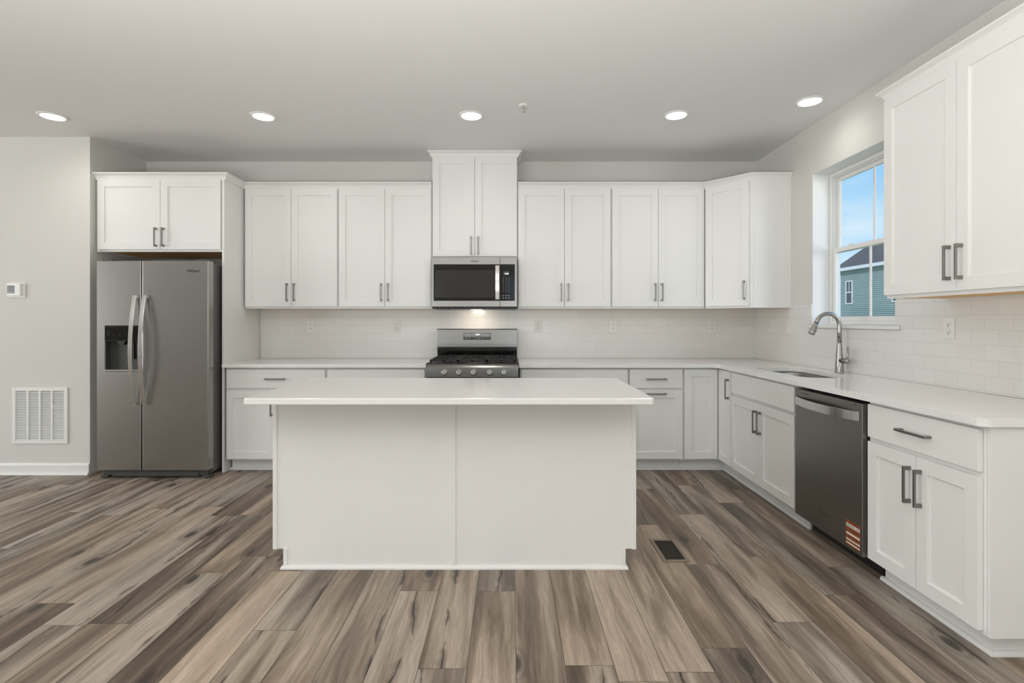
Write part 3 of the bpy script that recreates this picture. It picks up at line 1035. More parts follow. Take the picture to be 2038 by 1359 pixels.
# working side of the island, facing the stove
FI = Frame((0, IY1 - 0.02, 0), (-1, 0, 0), (0, 1, 0))
w3 = (IX1 - IX0) / 2
for k in range(2):
    a, b = -IX1 + k * w3 + 0.008, -IX1 + (k + 1) * w3 - 0.008
    cc = (a + b) / 2
    slab_front(FI, (a, 0.712, b, 0.872), 0.0, t, ('h', cc - 0.08, 0.792, 0.16))
    shaker_door(FI, (a, 0.118, cc - 0.0015, 0.69), 0.0, t, ('v', cc - 0.03, 0.48, 0.16))
    shaker_door(FI, (cc + 0.0015, 0.118, b, 0.69), 0.0, t, ('v', cc + 0.03, 0.48, 0.16))
o = slab(rounded_poly([(-1.238, 2.392), (0.670, 2.392), (0.670, 3.262), (-1.238, 3.262)], [0.02] * 4), None, CZ0, CT)
tag(build('countertop', o, M_quartz, bevel=0.004), 'white quartz countertop on the kitchen island, overhanging towards the camera', 'countertop')

# ------------------------------------------------------------------ refrigerator
t = thing('refrigerator', (-2.87, 4.5, 0), 'stainless side-by-side refrigerator with water dispenser, in the recess', 'refrigerator')
FR = Frame((0, 4.235, 0), (1, 0, 0), (0, -1, 0))      # back plane of the doors
FX0, FXS, FX1, FZ0, FZ1 = -3.322, -2.962, -2.424, 0.070, 1.758
build('cabinet_body', MB().box(XY, (-3.315, 4.255, 0.03), (-2.445, 4.93, 1.742)), M_steelside, t, bevel=0.006)
mb = MB()
mb.box(XY, (-3.31, 4.2352, 0.075), (FXS - 0.012, 4.2548, 1.75))
mb.box(XY, (FXS + 0.012, 4.2352, 0.075), (-2.437, 4.2548, 1.75))
build('door_gasket', mb, M_greyplastic, t)
D_OUT = 0.075
DX0, DX1, DZ0, DZ1 = -3.257, -2.985, 0.868, 1.232
dl = build('freezer_door', MB().ring(FR, (FX0, FZ0, FXS - 0.004, FZ1), (DX0, DZ0, DX1, DZ1), 0, D_OUT, 0.012), M_steel, t, bevel=0.006, seg=3)
dr = build('fridge_door', MB().box(FR, (FXS + 0.004, FZ0, 0), (FX1, FZ1, D_OUT)), M_steel, t, bevel=0.006, seg=3)
# dispenser
dp = build('dispenser', MB().ring(FR, (DX0 + 0.001, DZ0 + 0.001, DX1 - 0.001, DZ1 - 0.001), (DX0 + 0.008, DZ0 + 0.012, DX1 - 0.008, 1.112), 0.0125, D_OUT + 0.001, 0.018), M_greyplastic, dl, bevel=0.002)
build('dispenser_panel', MB().box(FR, (DX0 + 0.003, 1.115, D_OUT + 0.001), (DX1 - 0.003, DZ1 - 0.003, D_OUT + 0.003)), M_blackglass, dl)
mb = MB()
mb.prism(Frame(FR.pt(DX0 + 0.09, 0, 0.045), (1, 0, 0), (0, -1, 0)), [(0.0, 1.112), (0.07, 1.112), (0.052, 1.082), (0.018, 1.082)], -0.01, 0.02)
mb.box(FR, (DX0 + 0.155, 0.965, 0.019), (DX0 + 0.205, 1.10, 0.034))
build('dispenser_lever', mb, M_dark, dl)
build('dispenser_tray', MB().box(FR, (DX0 + 0.002, DZ0 + 0.0015, 0.019), (DX1 - 0.002, DZ0 + 0.014, D_OUT + 0.006)), M_chrome, dl, bevel=0.002)
for k in range(5):
    build('button_mark', MB().box(FR, (DX0 + 0.025 + k * 0.045, 1.160, D_OUT + 0.003), (DX0 + 0.037 + k * 0.045, 1.163, D_OUT + 0.0034)), M_greyplastic, dl)
build('button_mark', MB().box(FR, (DX0 + 0.025, 1.176, D_OUT + 0.003), (DX0 + 0.040, 1.180, D_OUT + 0.0034)), M_greyplastic, dl)
# curved bar handles
def bow_handle(parent, uc, z0, z1):
    mb = MB()
    n = 22
    hw = 0.0155
    prev = None
    rings = []
    for k in range(n + 1):
        s_ = k / n
        z = z0 + (z1 - z0) * s_
        w = D_OUT + 0.022 + 0.052 * math.sin(math.pi * s_) ** 0.9
        th = 0.014
        rings.append(mb.verts([FR.pt(uc - hw, z, w), FR.pt(uc + hw, z, w), FR.pt(uc + hw * 0.8, z, w - th), FR.pt(uc - hw * 0.8, z, w - th)]))
    for A, B in zip(rings, rings[1:]):
        for j in range(4):
            mb.face([A[j], A[(j + 1) % 4], B[(j + 1) % 4], B[j]])
    mb.face(rings[0])
    mb.face(list(reversed(rings[-1])))
    mb.box(FR, (uc - 0.011, z0, D_OUT - 0.001), (uc + 0.011, z0 + 0.03, D_OUT + 0.024))
    mb.box(FR, (uc - 0.011, z1 - 0.03, D_OUT - 0.001), (uc + 0.011, z1, D_OUT + 0.024))
    build('handle', mb, M_chrome, parent, bevel=0.003)
bow_handle(dl, FXS - 0.042, 0.600, 1.482)
bow_handle(dr, FXS + 0.036, 0.600, 1.482)
text_mesh('logo', 'Whirlpool', 0.030, FR, -2.549, 1.676, D_OUT + 0.0003, M_logo, dr, shear=0.25, width=0.10, bold=0.0006)
mb = MB()
mb.box(FR, (-3.30, 0.022, -0.03), (-2.45, 0.062, 0.035))
mb.box(FR, (-3.225, 0.014, 0.0352), (-2.52, 0.058, 0.041))
for u in (-3.312, -2.49):
    mb.box(FR, (u, 0.006, -0.02), (u + 0.06, 0.024, 0.048))
build('base_grille', mb, M_greyplastic, t, bevel=0.003)
for (a_, b_, h_, r_) in ((-3.285, 4.215, 0.03, 0.018), (-2.470, 4.215, 0.03, 0.018), (-3.26, 4.80, 0.04, 0.02), (-2.50, 4.80, 0.04, 0.02)):
    build('levelling_foot', MB().cyl((a_, b_, 0.0), (a_, b_, h_), r_), M_dark, t)
build('hinge_cover', MB().box(XY, (-3.30, 4.19, 1.7585), (-3.22, 4.31, 1.772)), M_greyplastic, t, bevel=0.003)
build('hinge_cover', MB().box(XY, (-2.53, 4.19, 1.7585), (-2.45, 4.31, 1.772)), M_greyplastic, t, bevel=0.003)

# ------------------------------------------------------------------ gas range
t = thing('gas_range', (-0.311, 4.6, 0), 'stainless gas range with five knobs between the base cabinets', 'stove')
RX0, RX1 = -0.692, 0.070
mb = MB()
mb.box(XY, (RX0, 4.310, 0.06), (RX1, 4.955, 0.895))
build('body', mb, M_steelside, t)
build('front_skirt', MB().box(XY, (RX0 + 0.03, 4.36, 0.0), (RX1 - 0.03, 4.40, 0.06)), M_dark, t)
build('levelling_foot', MB().cyl((RX0 + 0.05, 4.9, 0), (RX0 + 0.05, 4.9, 0.06), 0.02), M_dark, t)
build('levelling_foot', MB().cyl((RX1 - 0.05, 4.9, 0), (RX1 - 0.05, 4.9, 0.06), 0.02), M_dark, t)
mb = MB()
CP = Frame((0, 0, 0), (0, 1, 0), (1, 0, 0))   # profile in (y, z), extruded along x
mb.prism(CP, [(4.236, 0.812), (4.309, 0.812), (4.309, 0.915), (4.262, 0.915), (4.250, 0.905), (4.240, 0.893)], RX0, RX1)
cp = build('control_panel', mb, M_steel2, t, bevel=0.002)
for px in (884, 913, 942, 974.5, 1003):
    kx = (px - 1015) * 4.23 / 1030
    kf = Vector((kx, 4.2385, 0.852))
    kb = build('knob', MB().lathe(kf, (0, -1, 0.06), [(0, 0.0265), (0.004, 0.0265), (0.005, 0.022), (0.022, 0.0205), (0.025, 0.018)]), M_chrome, cp)
    mb = MB().box(Frame(kf + Vector((0, -0.022, 0.0015)), (1, 0, 0), (0, -1, 0)), (-0.0035, -0.019, 0), (0.0035, 0.019, 0.010))
    build('knob_grip', mb, M_chrome, kb, bevel=0.0015)
mb = MB()
mb.box(XY, (RX0, 4.262, 0.8955), (RX1, 4.955, 0.918))
mb.box(XY, (RX0, 4.262, 0.918), (RX0 + 0.012, 4.90, 0.924))
mb.box(XY, (RX1 - 0.012, 4.262, 0.918), (RX1, 4.90, 0.924))
# keep the control panel's rear lip clear
build('cooktop', mb, M_dark, t, bevel=0.002)
# burners and grates
bx = [RX0 + 0.15, (RX0 + RX1) / 2, RX1 - 0.15]
burn = [(bx[0], 4.43), (bx[0], 4.75), (bx[1], 4.59), (bx[2], 4.43), (bx[2], 4.75)]
for q in burn:
    build('burner', MB().lathe((q[0], q[1], 0.9175), (0, 0, 1), [(0, 0.05), (0.008, 0.048), (0.010, 0.038), (0.018, 0.036), (0.020, 0.030)]), M_iron, t)
gw = (RX1 - RX0 - 0.05) / 3
for k in range(3):
    gx0 = RX0 + 0.025 + k * gw + 0.003
    gx1 = gx0 + gw - 0.006
    mb = MB()
    y0, y1, zt = 4.285, 4.885, 0.953
    b_ = 0.011
    for yy in (y0, y1 - b_, (y0 + y1) / 2 - b_ / 2):
        mb.box(XY, (gx0, yy, zt - 0.014), (gx1, yy + b_, zt))
    for xx in (gx0, gx1 - b_):
        mb.box(XY, (xx, y0, zt - 0.0141), (xx + b_, y1, zt - 0.0001))
    gxc = (gx0 + gx1) / 2
    mb.box(XY, (gxc - b_ / 2, y0, zt - 0.0135), (gxc + b_ / 2, y0 + 0.11, zt + 0.0005))
    mb.box(XY, (gxc - b_ / 2, y1 - 0.11, zt - 0.0135), (gxc + b_ / 2, y1, zt + 0.0005))
    for yc in ((y0 + (y0 + y1) / 2) / 2, (y1 + (y0 + y1) / 2) / 2):
        mb.box(XY, (gx0, yc - b_ / 2, zt - 0.0135), (gx0 + 0.08, yc + b_ / 2, zt + 0.0005))
        mb.box(XY, (gx1 - 0.08, yc - b_ / 2, zt - 0.0135), (gx1, yc + b_ / 2, zt + 0.0005))
    for xx in (gx0 + 0.004, gx1 - 0.018):
        for yy in (y0 + 0.003, y1 - 0.02, (y0 + y1) / 2 - 0.008):
            mb.box(XY, (xx, yy, 0.9178), (xx + 0.014, yy + 0.014, zt - 0.013))
    build('grate', mb, M_iron, t)
# backguard
mb = MB().box(XY, (RX0 + 0.004, 4.912, 0.918), (RX1 - 0.004, 4.955, 1.03))
build('backguard_base', mb, M_blackglass, t)
mb = MB()
mb.prism(CP, [(4.885, 1.026), (4.955, 1.026), (4.955, 1.200), (4.905, 1.200), (4.893, 1.193), (4.885, 1.060)], RX0, RX1)
bgd = build('backguard', mb, M_steel2, t, bevel=0.003)
BG = Frame((0, 4.887, 0), (1, 0, 0), (0, -1, 0))
dsp = build('display', MB().box(BG, (-0.440, 1.098, -0.002), (-0.182, 1.160, 0.003)), M_blackglass, bgd, bevel=0.002)
text_mesh('display_digits', '12:00', 0.017, BG, -0.310, 1.146, 0.0032, M_disp, dsp, width=0.040)
for i, uu in enumerate((-0.413, -0.385, -0.357, -0.262, -0.236, -0.208)):
    for j, vv in enumerate((1.149, 1.130, 1.110)):
        if i == 2 and j > 0:
            continue
        build('button_mark', MB().box(BG, (uu - 0.008, vv - 0.002, 0.003), (uu + 0.007, vv + 0.0015, 0.0035)), M_mark, dsp)
for uu in (-0.326, -0.293):
    build('button_outline', rect_frame(BG, (uu - 0.008, 1.105, uu + 0.008, 1.119), 0.0015, 0.003, 0.0035), M_mark, dsp)
# oven door, window, handle, drawer (seen only past the island)
OD = Frame((0, 4.309, 0), (1, 0, 0), (0, -1, 0))
od = build('oven_door', MB().box(OD, (RX0 + 0.003, 0.235, 0), (RX1 - 0.003, 0.806, 0.045)), M_steel2, t, bevel=0.004)
build('oven_window', MB().box(OD, (RX0 + 0.10, 0.34, 0.045), (RX1 - 0.10, 0.64, 0.047)), M_blackglass, od, bevel=0.001)
mb = MB()
mb.tube([(RX0 + 0.05, 4.215, 0.755), (RX1 - 0.05, 4.215, 0.755)], 0.011)
mb.cyl((RX0 + 0.08, 4.265, 0.755), (RX0 + 0.08, 4.215, 0.755), 0.008)
mb.cyl((RX1 - 0.08, 4.265, 0.755), (RX1 - 0.08, 4.215, 0.755), 0.008)
build('handle', mb, M_chrome, od)
build('drawer', MB().box(OD, (RX0 + 0.003, 0.065, 0), (RX1 - 0.003, 0.228, 0.045)), M_steel, t, bevel=0.004)

# ------------------------------------------------------------------ microwave
t = thing('microwave', (-0.311, 4.75, 1.40), 'stainless over-the-range microwave under the raised cabinet', 'microwave')
MX0, MX1, MZ0, MZ1 = -0.694, 0.066, 1.398, 1.832
MF = Frame((0, 4.600, 0), (1, 0, 0), (0, -1, 0))
build('body', MB().box(XY, (MX0 + 0.002, 4.600, 1.392), (MX1, 4.96, MZ1)), M_dark, t, bevel=0.003)
DXE = -0.088   # door / control split
MO = 0.042
md = build('door', MB().ring(MF, (MX0, MZ0 + 0.002, DXE - 0.0015, MZ1), (MX0 + 0.022, 1.452, DXE - 0.0035, 1.772), 0.001, MO, MO - 0.004), M_steel2, t, bevel=0.003)
build('door_glass', MB().box(MF, (MX0 + 0.0225, 1.4525, MO - 0.0038), (DXE - 0.0038, 1.7715, MO - 0.0005)), M_blackglass, md, bevel=0.002)
M_mwwin = plain('tinted_window_mesh', (0.030, 0.029, 0.026), 0.10)
build('door_window', MB().box(MF, (MX0 + 0.034, 1.478, MO - 0.0005), (DXE - 0.045, 1.722, MO + 0.0003)), M_mwwin, md)
mb = MB()
n = 14
rings = []
for k in range(n + 1):
    s_ = k / n
    z = 1.462 + (1.762 - 1.462) * s_
    w = MO + 0.018 + 0.018 * math.sin(math.pi * s_)
    rings.append(mb.verts([MF.pt(-0.1290, z, w), MF.pt(-0.0930, z, w), MF.pt(-0.0950, z, w - 0.010), MF.pt(-0.1270, z, w - 0.010)]))
for A, B in zip(rings, rings[1:]):
    for j in range(4):
        mb.face([A[j], A[(j + 1) % 4], B[(j + 1) % 4], B[j]])
mb.face(rings[0])
mb.face(list(reversed(rings[-1])))
mb.box(MF, (-0.120, 1.466, MO - 0.0004), (-0.102, 1.486, MO + 0.014))
mb.box(MF, (-0.120, 1.738, MO - 0.0004), (-0.102, 1.758, MO + 0.014))
build('handle', mb, M_chrome, md, bevel=0.002)
mp_ = build('control_panel', MB().ring(MF, (DXE + 0.0015, MZ0 + 0.002, MX1 - 0.004, MZ1), (DXE + 0.0035, 1.452, MX1 - 0.024, 1.772), 0.001, MO, MO - 0.004), M_steel2, t, bevel=0.003)
kp = build('keypad', MB().box(MF, (DXE + 0.004, 1.4525, MO - 0.0038), (MX1 - 0.0245, 1.7715, MO - 0.0005)), M_blackglass, mp_, bevel=0.002)
build('display', MB().box(MF, (-0.060, 1.675, MO - 0.0004), (-0.008, 1.712, MO + 0.0004)), M_lcd, mp_)
text_mesh('display_digits', '12:00', 0.018, MF, -0.031, 1.690, MO + 0.0006, M_disp, mp_, width=0.034)
mb = MB()
for j in range(9):
    for i in range(3):
        uu, vv = -0.060 + i * 0.0245, 1.655 - j * 0.0150
        mb.box(MF, (uu - 0.0045, vv - 0.0012, MO - 0.0005), (uu + 0.0045, vv + 0.0012, MO + 0.0001))
for j in range(2):
    for i in range(3):
        uu, vv = -0.060 + i * 0.0245, 1.497 - j * 0.020
        mb.box(MF, (uu - 0.006, vv - 0.003, MO - 0.0005), (uu + 0.006, vv + 0.002, MO + 0.0001))
build('button_marks', mb, M_mark, kp)
text_mesh('logo', 'Whirlpool', 0.020, MF, -0.312, 1.800, MO + 0.0003, M_logo, md, shear=0.25, width=0.066, bold=0.0004)
mb = MB()
mb.box(XY, (MX0 + 0.01, 4.605, 1.380), (MX1 - 0.01, 4.95, 1.3918))
for k in range(28):
    mb.box(XY, (MX0 + 0.04 + k * 0.0245, 4.575, 1.3835), (MX0 + 0.052 + k * 0.0245, 4.61, 1.396))
build('base_vent', mb, M_dark, t)
build('cooktop_lamp', MB().box(XY, (-0.36, 4.72, 1.376), (-0.26, 4.80, 1.3798)), M_hood, t)
hl = add_light('cooktop_lamp_light', 'AREA', (0, 0, 0), (0.5, 0, 0), 1.0, (1.0, 0.86, 0.70), shape='RECTANGLE', size=0.10, size_y=0.07)
hl.parent = t
hl.location = Vector((-0.31, 4.76, 1.372)) - WLOC[t.name]

# ------------------------------------------------------------------ dishwasher
t = thing('dishwasher', (2.0, 2.856, 0), 'dark stainless dishwasher with orange sticker, under the right counter', 'dishwasher')
DF = Frame((1.776, 0, 0), (0, -1, 0), (-1, 0, 0))
build('body', MB().box(XY, (1.790, 2.550, 0.11), (XR - 0.03, 3.158, 0.858)), M_dark, t)
dd = build('door', MB().box(DF, (-3.152, 0.106, 0), (-2.550, 0.863, 0.040)), M_steeldark, t, bevel=0.003)
build('door_edge', MB().box(DF, (-3.154, 0.104, -0.013), (-2.547, 0.865, -0.0005)), M_dark, t)
mb = MB()
rings = []
n = 20
for k in range(n + 1):
    s_ = k / n
    u = -3.142 + (3.142 - 2.574) * s_
    w = 0.041 + 0.003 + 0.044 * math.sin(math.pi * s_) ** 0.75
    rings.append(mb.verts([DF.pt(u, 0.772, w), DF.pt(u, 0.820, w), DF.pt(u, 0.818, w - 0.008 if 0 < k < n else 0.0395), DF.pt(u, 0.774, w - 0.008 if 0 < k < n else 0.0395)]))
for A, B in zip(rings, rings[1:]):
    for j in range(4):
        mb.face([A[j], A[(j + 1) % 4], B[(j + 1) % 4], B[j]])
mb.face(rings[0])
mb.face(list(reversed(rings[-1])))
build('handle', mb, M_chrome, dd, bevel=0.0015)
text_mesh('logo', 'Whirlpool', 0.030, DF, -2.862, 0.208, 0.0402, M_logo2, dd, shear=0.25, width=0.09, bold=0.0004)
build('vent_slot', MB().box(DF, (-3.085, 0.8425, 0.0385), (-3.010, 0.8465, 0.0404)), M_slot, dd)
mb = MB().cyl(DF.pt(-2.603, 0.822 + 0.03, 0.0395), DF.pt(-2.603, 0.852, 0.0408), 0.0035)
build('indicator_light', mb, M_slot, dd)
st = build('sticker', MB().box(DF, (-2.672, 0.126, 0.0402), (-2.566, 0.252, 0.0407)), M_orange, dd)
st['label'] = 'orange and cream printed sticker'
mb = MB()
SU0, SU1 = -2.671, -2.567
for z0, z1 in ((0.219, 0.236), (0.180, 0.190), (0.150, 0.160), (0.1325, 0.1395)):
    mb.box(DF, (SU0, z0, 0.0407), (SU1, z1, 0.0409))
build('sticker_stripes', mb, M_paper, st)
def print_row(z, h, n, skip, m):
    """a row of small letter-like marks, too small to read in the photograph"""
    mb = MB()
    pitch = (SU1 - SU0 - 0.010) / n
    for k in range(n):
        if k in skip:
            continue
        ua = SU0 + 0.005 + k * pitch
        mb.box(DF, (ua, z - h / 2, 0.0408), (ua + pitch * 0.28, z + h / 2, 0.04105))
        zz_ = z + (h * 0.32 if k % 3 else -h * 0.4)
        mb.box(DF, (ua + pitch * 0.28, zz_ - h * 0.1, 0.0408), (ua + pitch * 0.72, zz_ + h * 0.1, 0.04105))
        if k % 2:
            mb.box(DF, (ua + pitch * 0.5, z - h / 2, 0.0408), (ua + pitch * 0.72, z + h * 0.22, 0.04105))
    o = build('sticker_print', mb, m, st)
    o['kind'] = 'stuff'
print_row(0.2275, 0.010, 12, (8,), M_logo)
print_row(0.2435, 0.009, 11, (), M_maroon)
print_row(0.1700, 0.012, 10, (), M_maroon)
mb = MB()
for zz in (0.212, 0.205, 0.198, 0.1565, 0.1445):
    mb.box(DF, (SU0 + 0.008, zz, 0.0409), (SU1 - 0.010, zz + 0.0025, 0.04105))
build('sticker_lines', mb, M_maroon, st)
mb = MB()
mb.box(XY, (1.845, 2.552, 0.012), (1.860, 3.156, 0.1098))
mb.cyl((1.88, 2.59, 0.0), (1.88, 2.59, 0.03), 0.015)
mb.cyl((1.88, 3.12, 0.0), (1.88, 3.12, 0.03), 0.015)
build('kick_plate', mb, M_dark, t)

# ------------------------------------------------------------------ outlets and switch plates
def outlet(f, u, v, label, kind='outlet', group=None, w0=0.0081):
    nm = 'wall_outlet' if kind == 'outlet' else 'light_switch'
    t = thing(nm, f.pt(u, v, w0), label, 'outlet' if kind == 'outlet' else 'switch', group)
    pw = 0.070 if kind == 'outlet' else 0.116
    pl = build('cover_plate', MB().box(f, (u - pw / 2, v - 0.0575, w0), (u + pw / 2, v + 0.0575, w0 + 0.0055)), M_white, t, bevel=0.002)
    if kind == 'outlet':
        for dv in (0.0195, -0.0195):
            rc = build('receptacle', MB().lathe(f.pt(u, v + dv, w0 + 0.0052), f.W, [(0, 0.0168), (0.002, 0.0165), (0.0022, 0.015)], n=20), M_white, t)
            mb = MB()
            mb.box(f, (u - 0.0075, v + dv - 0.002, w0 + 0.0072), (u - 0.0052, v + dv + 0.008, w0 + 0.0077))
            mb.box(f, (u + 0.0052, v + dv - 0.001, w0 + 0.0072), (u + 0.0075, v + dv + 0.007, w0 + 0.0077))
            mb.lathe(f.pt(u, v + dv - 0.008, w0 + 0.0070), f.W, [(0, 0.0032), (0.0007, 0.0032)], n=12)
            build('slots', mb, M_slot, rc)
    else:
        for du in (-0.023, 0.023):
            build('toggle', MB().prism(Frame(f.pt(u + du, 0, w0 + 0.005), f.W, -f.U if False else f.U), [(0.0, v - 0.011), (0.003, v - 0.011), (0.015, v + 0.006), (0.011, v + 0.009), (0.0, v + 0.009)], -0.0045, 0.0045), M_white, t)
    return t
GO = 'duplex outlets on the back wall tiles'
for (px, lab) in ((618, 'white duplex outlet on the back tiles nearest the refrigerator'),
                  (789, 'white duplex outlet on the back tiles just left of the stove'),
                  (1071, 'white duplex outlet on the back tiles just right of the stove'),
                  (1220, 'white duplex outlet on the back tiles, midway between stove and corner'),
                  (1417, 'white duplex outlet on the back tiles nearest the corner')):
    outlet(BK, (px - 1015) * 4.96 / 1030, 1.222, lab, group=GO)
outlet(RT, -4.655, 1.232, 'white duplex outlet on the right tiles nearest the corner')
outlet(RT, -4.355, 1.232, 'white double switch plate on the right tiles left of the window', 'switch')
outlet(RT, -2.775, 1.232, 'white duplex outlet on the right tiles just right of the window sill')
outlet(RT, -2.335, 1.232, 'white duplex outlet on the right tiles cut by the right edge of the photo')

# ------------------------------------------------------------------ thermostat, return grille
t = thing('thermostat', ST.pt(-4.094, 1.528, 0), 'small white thermostat on the wall left of the refrigerator', 'thermostat')
build('wall_plate', MB().box(ST, (-4.170, 1.466, 0.0005), (-4.020, 1.592, 0.010)), M_white, t, bevel=0.008, seg=3)
build('housing', MB().box(ST, (-4.157, 1.480, 0.010), (-4.043, 1.582, 0.030)), M_white, t, bevel=0.004, seg=3)
sc = build('screen', MB().box(ST, (-4.150, 1.500, 0.0295), (-4.088, 1.566, 0.0306)), M_lcd, t)
build('screen_line', MB().box(ST, (-4.147, 1.508, 0.0306), (-4.091, 1.512, 0.0308)), M_mark, sc)

t = thing('return_air_grille', ST.pt(-3.895, 0.258, 0), 'white louvred return air grille low on the wall left of the refrigerator', 'vent')
VU0, VU1, VV0, VV1 = -4.128, -3.668, 0.256, 0.722
build('grille_frame', rect_frame(ST, (VU0, VV0, VU1, VV1), 0.030, 0.0005, 0.012), M_white, t, bevel=0.003)
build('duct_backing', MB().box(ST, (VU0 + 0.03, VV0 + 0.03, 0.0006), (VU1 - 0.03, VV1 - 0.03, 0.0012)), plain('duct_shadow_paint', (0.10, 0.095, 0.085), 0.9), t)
mb = MB()
ww = (VU1 - VU0 - 0.06)
for k in range(1, 4):
    uu = VU0 + 0.03 + ww * k / 4
    mb.box(ST, (uu - 0.0085, VV0 + 0.03, 0.004), (uu + 0.0085, VV1 - 0.03, 0.0122))
build('divider_bars', mb, M_white, t)
mb = MB()
ns = 30
for k in range(ns):
    v0 = VV0 + 0.031 + (VV1 - VV0 - 0.062) * k / ns
    f2 = Frame(ST.pt(0, 0, 0), (0, 1, 0), (1, 0, 0))
    pitch = (VV1 - VV0 - 0.062) / ns
    # tilted slats: profile in (y, z)
    y_f, y_b = 4.30 - 0.0110, 4.30 - 0.0016
    mb.prism(CP, [(y_f, v0 + 0.0005), (y_f + 0.0014, v0 + 0.0005), (y_b, v0 + pitch * 0.68), (y_b - 0.0014, v0 + pitch * 0.72)], VU0 + 0.029, VU1 - 0.029)
build('louvre_slats', mb, M_white, t)

# ------------------------------------------------------------------ floor register
t = thing('floor_register', (0.881, 2.87, 0), 'taupe metal floor register set in the planks beside the island', 'vent')
mb = MB()
def xyframe(x0, y0, x1, y1, tk, z0, z1, mb):
    mb.box(XY, (x0, y0, z0), (x0 + tk, y1, z1))
    mb.box(XY, (x1 - tk, y0, z0), (x1, y1, z1))
    mb.box(XY, (x0 + tk, y0, z0), (x1 - tk, y0 + tk, z1))
    mb.box(XY, (x0 + tk, y1 - tk, z0), (x1 - tk, y1, z1))
xyframe(0.810, 2.732, 0.952, 3.012, 0.020, 0.0002, 0.006, mb)
build('register_frame', mb, M_bronze, t, bevel=0.003)
build('register_well', MB().box(XY, (0.830, 2.752, 0.0002), (0.932, 2.992, 0.0012)), M_slot, t)
mb = MB()
for k in range(22):
    yy = 2.756 + k * 0.0107
    mb.prism(CP, [(yy, 0.0012), (yy + 0.0014, 0.0012), (yy - 0.0006, 0.0044), (yy - 0.0020, 0.0044)], 0.830, 0.932)
build('register_slats', mb, M_regslat, t)

# ------------------------------------------------------------------ ceiling lights and sprinkler
LP = [(-3.415, 3.865, 'leftmost round recessed ceiling light, above the floor left of the refrigerator'),
      (-1.842, 3.865, 'round recessed ceiling light above the left end of the wall cabinets'),
      (-0.288, 3.850, 'round recessed ceiling light in front of the raised microwave cabinet'),
      (1.234, 3.840, 'round recessed ceiling light in front of the right wall cabinets'),
      (2.085, 3.600, 'rightmost round recessed ceiling light, close to the right wall above the sink')]
CL = []
for x, y, lab in LP:
    t = thing('ceiling_light', (x, y, ZC - 0.001), lab, 'ceiling light', 'recessed ceiling lights')
    build('trim_ring', MB().lathe((x, y, ZC - 0.0005), (0, 0, -1), [(0, 0.095), (0.004, 0.094), (0.008, 0.086), (0.009, 0.076), (0.006, 0.074)], n=40), M_white, t)
    build('lens', MB().lathe((x, y, ZC - 0.0062), (0, 0, -1), [(0, 0.0735), (0.0015, 0.0735), (0.003, 0.068)], n=40), M_lens, t)
    l = add_light('lamp_glow', 'SPOT', (0, 0, 0), (0, 0, 0), 7 if x > 2 else 12, (1.0, 0.98, 0.94), spot_size=math.radians(165), spot_blend=1.0, shadow_soft_size=0.07)
    l.parent = t
    l.location = (0, 0, -0.022)
t = thing('sprinkler_head', (0.096, 3.67, ZC), 'small white fire sprinkler head on the ceiling', 'sprinkler')
build('escutcheon', MB().lathe((0.096, 3.67, ZC - 0.0003), (0, 0, -1), [(0, 0.036), (0.003, 0.036), (0.009, 0.026), (0.010, 0.014)], n=28), M_white, t)
mb = MB()
mb.cyl((0.096, 3.67, ZC - 0.010), (0.096, 3.67, ZC - 0.022), 0.009)
mb.tube([(0.105, 3.67, ZC - 0.021), (0.110, 3.67, ZC - 0.033), (0.097, 3.67, ZC - 0.048)], 0.002, n=8)
mb.tube([(0.087, 3.67, ZC - 0.021), (0.082, 3.67, ZC - 0.033), (0.095, 3.67, ZC - 0.048)], 0.002, n=8)
mb.cyl((0.096, 3.67, ZC - 0.022), (0.096, 3.67, ZC - 0.046), 0.0022)
mb.lathe((0.096, 3.67, ZC - 0.047), (0, 0, -1), [(0, 0.006), (0.002, 0.013), (0.0035, 0.013)], n=16)
build('sprinkler_body', mb, plain('sprinkler_metal', (0.5, 0.5, 0.48), 0.4, 0.6), t)

# ------------------------------------------------------------------ outside: lawn and neighbour's house
struct('ground', MB().box(XY, (XR + 0.4, -20, -0.9), (80, 90, -0.8)), M_grass)
t = thing('neighbor_house', (23.5, 22.0, -0.8), 'teal-sided neighbouring house with dark roof, seen through the window', 'house')
HX0, HX1, HY0, HY1, HZ = 21.6, 25.5, 12.0, 33.85, 4.50
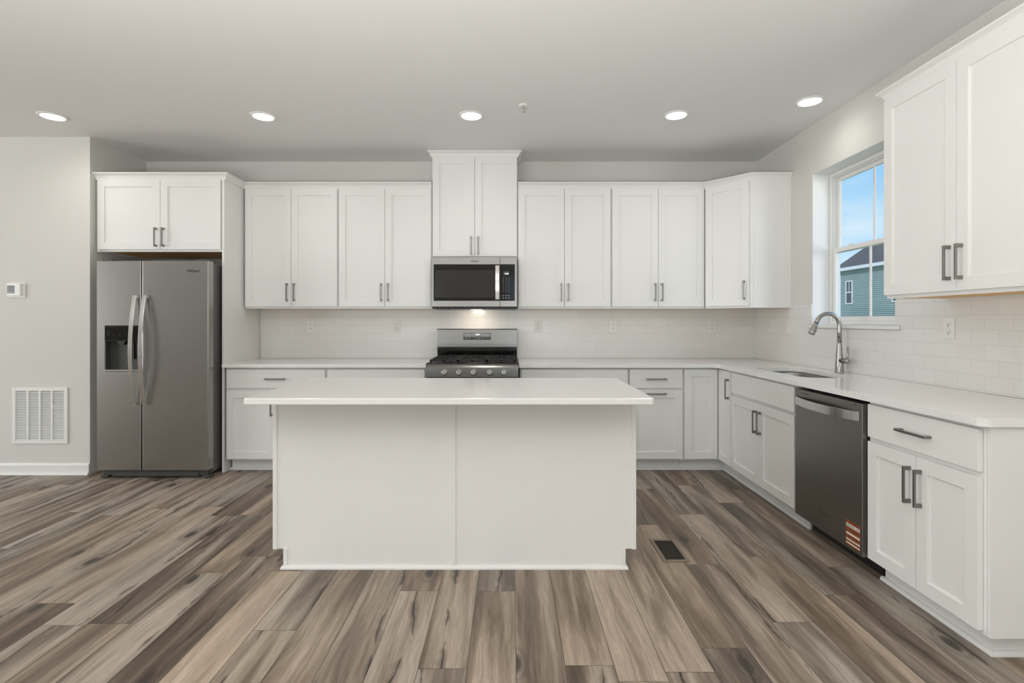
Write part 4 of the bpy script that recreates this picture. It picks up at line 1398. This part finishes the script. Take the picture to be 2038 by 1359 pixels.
# clapboard walls with real laps
mb = MB()
nb = int((HZ + 0.8) / 0.115) + 1
for k in range(nb):
    z0 = -0.8 + k * 0.115
    z1 = min(z0 + 0.115, HZ + 0.05)
    if z0 >= HZ + 0.04:
        break
    a, b_ = 0.040, 0.004
    P = [(HX0 - a, HY0 - a, z0), (HX1 + a, HY0 - a, z0), (HX1 + a, HY1 + a, z0), (HX0 - a, HY1 + a, z0)]
    Q = [(HX0 - b_, HY0 - b_, z1), (HX1 + b_, HY0 - b_, z1), (HX1 + b_, HY1 + b_, z1), (HX0 - b_, HY1 + b_, z1)]
    A, B = mb.verts(P), mb.verts(Q)
    for j in range(4):
        mb.face([A[j], A[(j + 1) % 4], B[(j + 1) % 4], B[j]])
    mb.face(list(reversed(A)))
    mb.face(B)
build('siding_walls', mb, M_siding, t)
# hip roof
oh = 0.28
zE, rise = 4.70, 1.70
ex0, ex1, ey0, ey1 = HX0 - oh, HX1 + oh, HY0 - oh, HY1 + oh
xr_ = (ex0 + ex1) / 2
mb = MB()
V = mb.verts([(ex0, ey0, zE), (ex1, ey0, zE), (ex1, ey1, zE), (ex0, ey1, zE), (xr_, ey0 + 0.75, zE + rise + 0.1), (xr_, ey1 - 0.75, zE + rise + 0.1)])
for q in ((0, 1, 4), (1, 2, 5, 4), (2, 3, 5), (3, 0, 4, 5), (3, 2, 1, 0)):
    mb.face([V[i] for i in q])
build('roof', mb, M_roof, t)
mb = MB()
mb.box(XY, (ex0 - 0.02, ey0 - 0.02, zE - 0.20), (ex1 + 0.02, ey1 + 0.02, zE - 0.002))
build('fascia_and_gutter', mb, M_outtrim, t)
mb = MB().box(XY, (HX0 - 0.045, HY1 - 0.10, -0.8), (HX0 + 0.02, HY1 + 0.045, HZ))
build('corner_board', mb, M_outtrim, t)
for (ya, yb) in ((32.55, 33.22), (28.50, 29.20)):
    hf = Frame((HX0 - 0.03, 0, 0), (0, 1, 0), (-1, 0, 0))
    w_ = build('house_window', rect_frame(hf, (ya, 2.36, yb, 3.86), 0.075, -0.02, 0.05), M_outtrim, t)
    mb = MB()
    mb.box(hf, (ya + 0.07, 2.43, 0.0), (yb - 0.07, 3.79, 0.012))
    build('pane', mb, M_outglass, w_)
    mb = MB()
    mb.box(hf, (ya + 0.07, 3.08, 0.012), (yb - 0.07, 3.15, 0.04))
    mb.box(hf, ((ya + yb) / 2 - 0.02, 3.15, 0.012), ((ya + yb) / 2 + 0.02, 3.79, 0.03))
    build('sash_bars', mb, M_outtrim, w_)
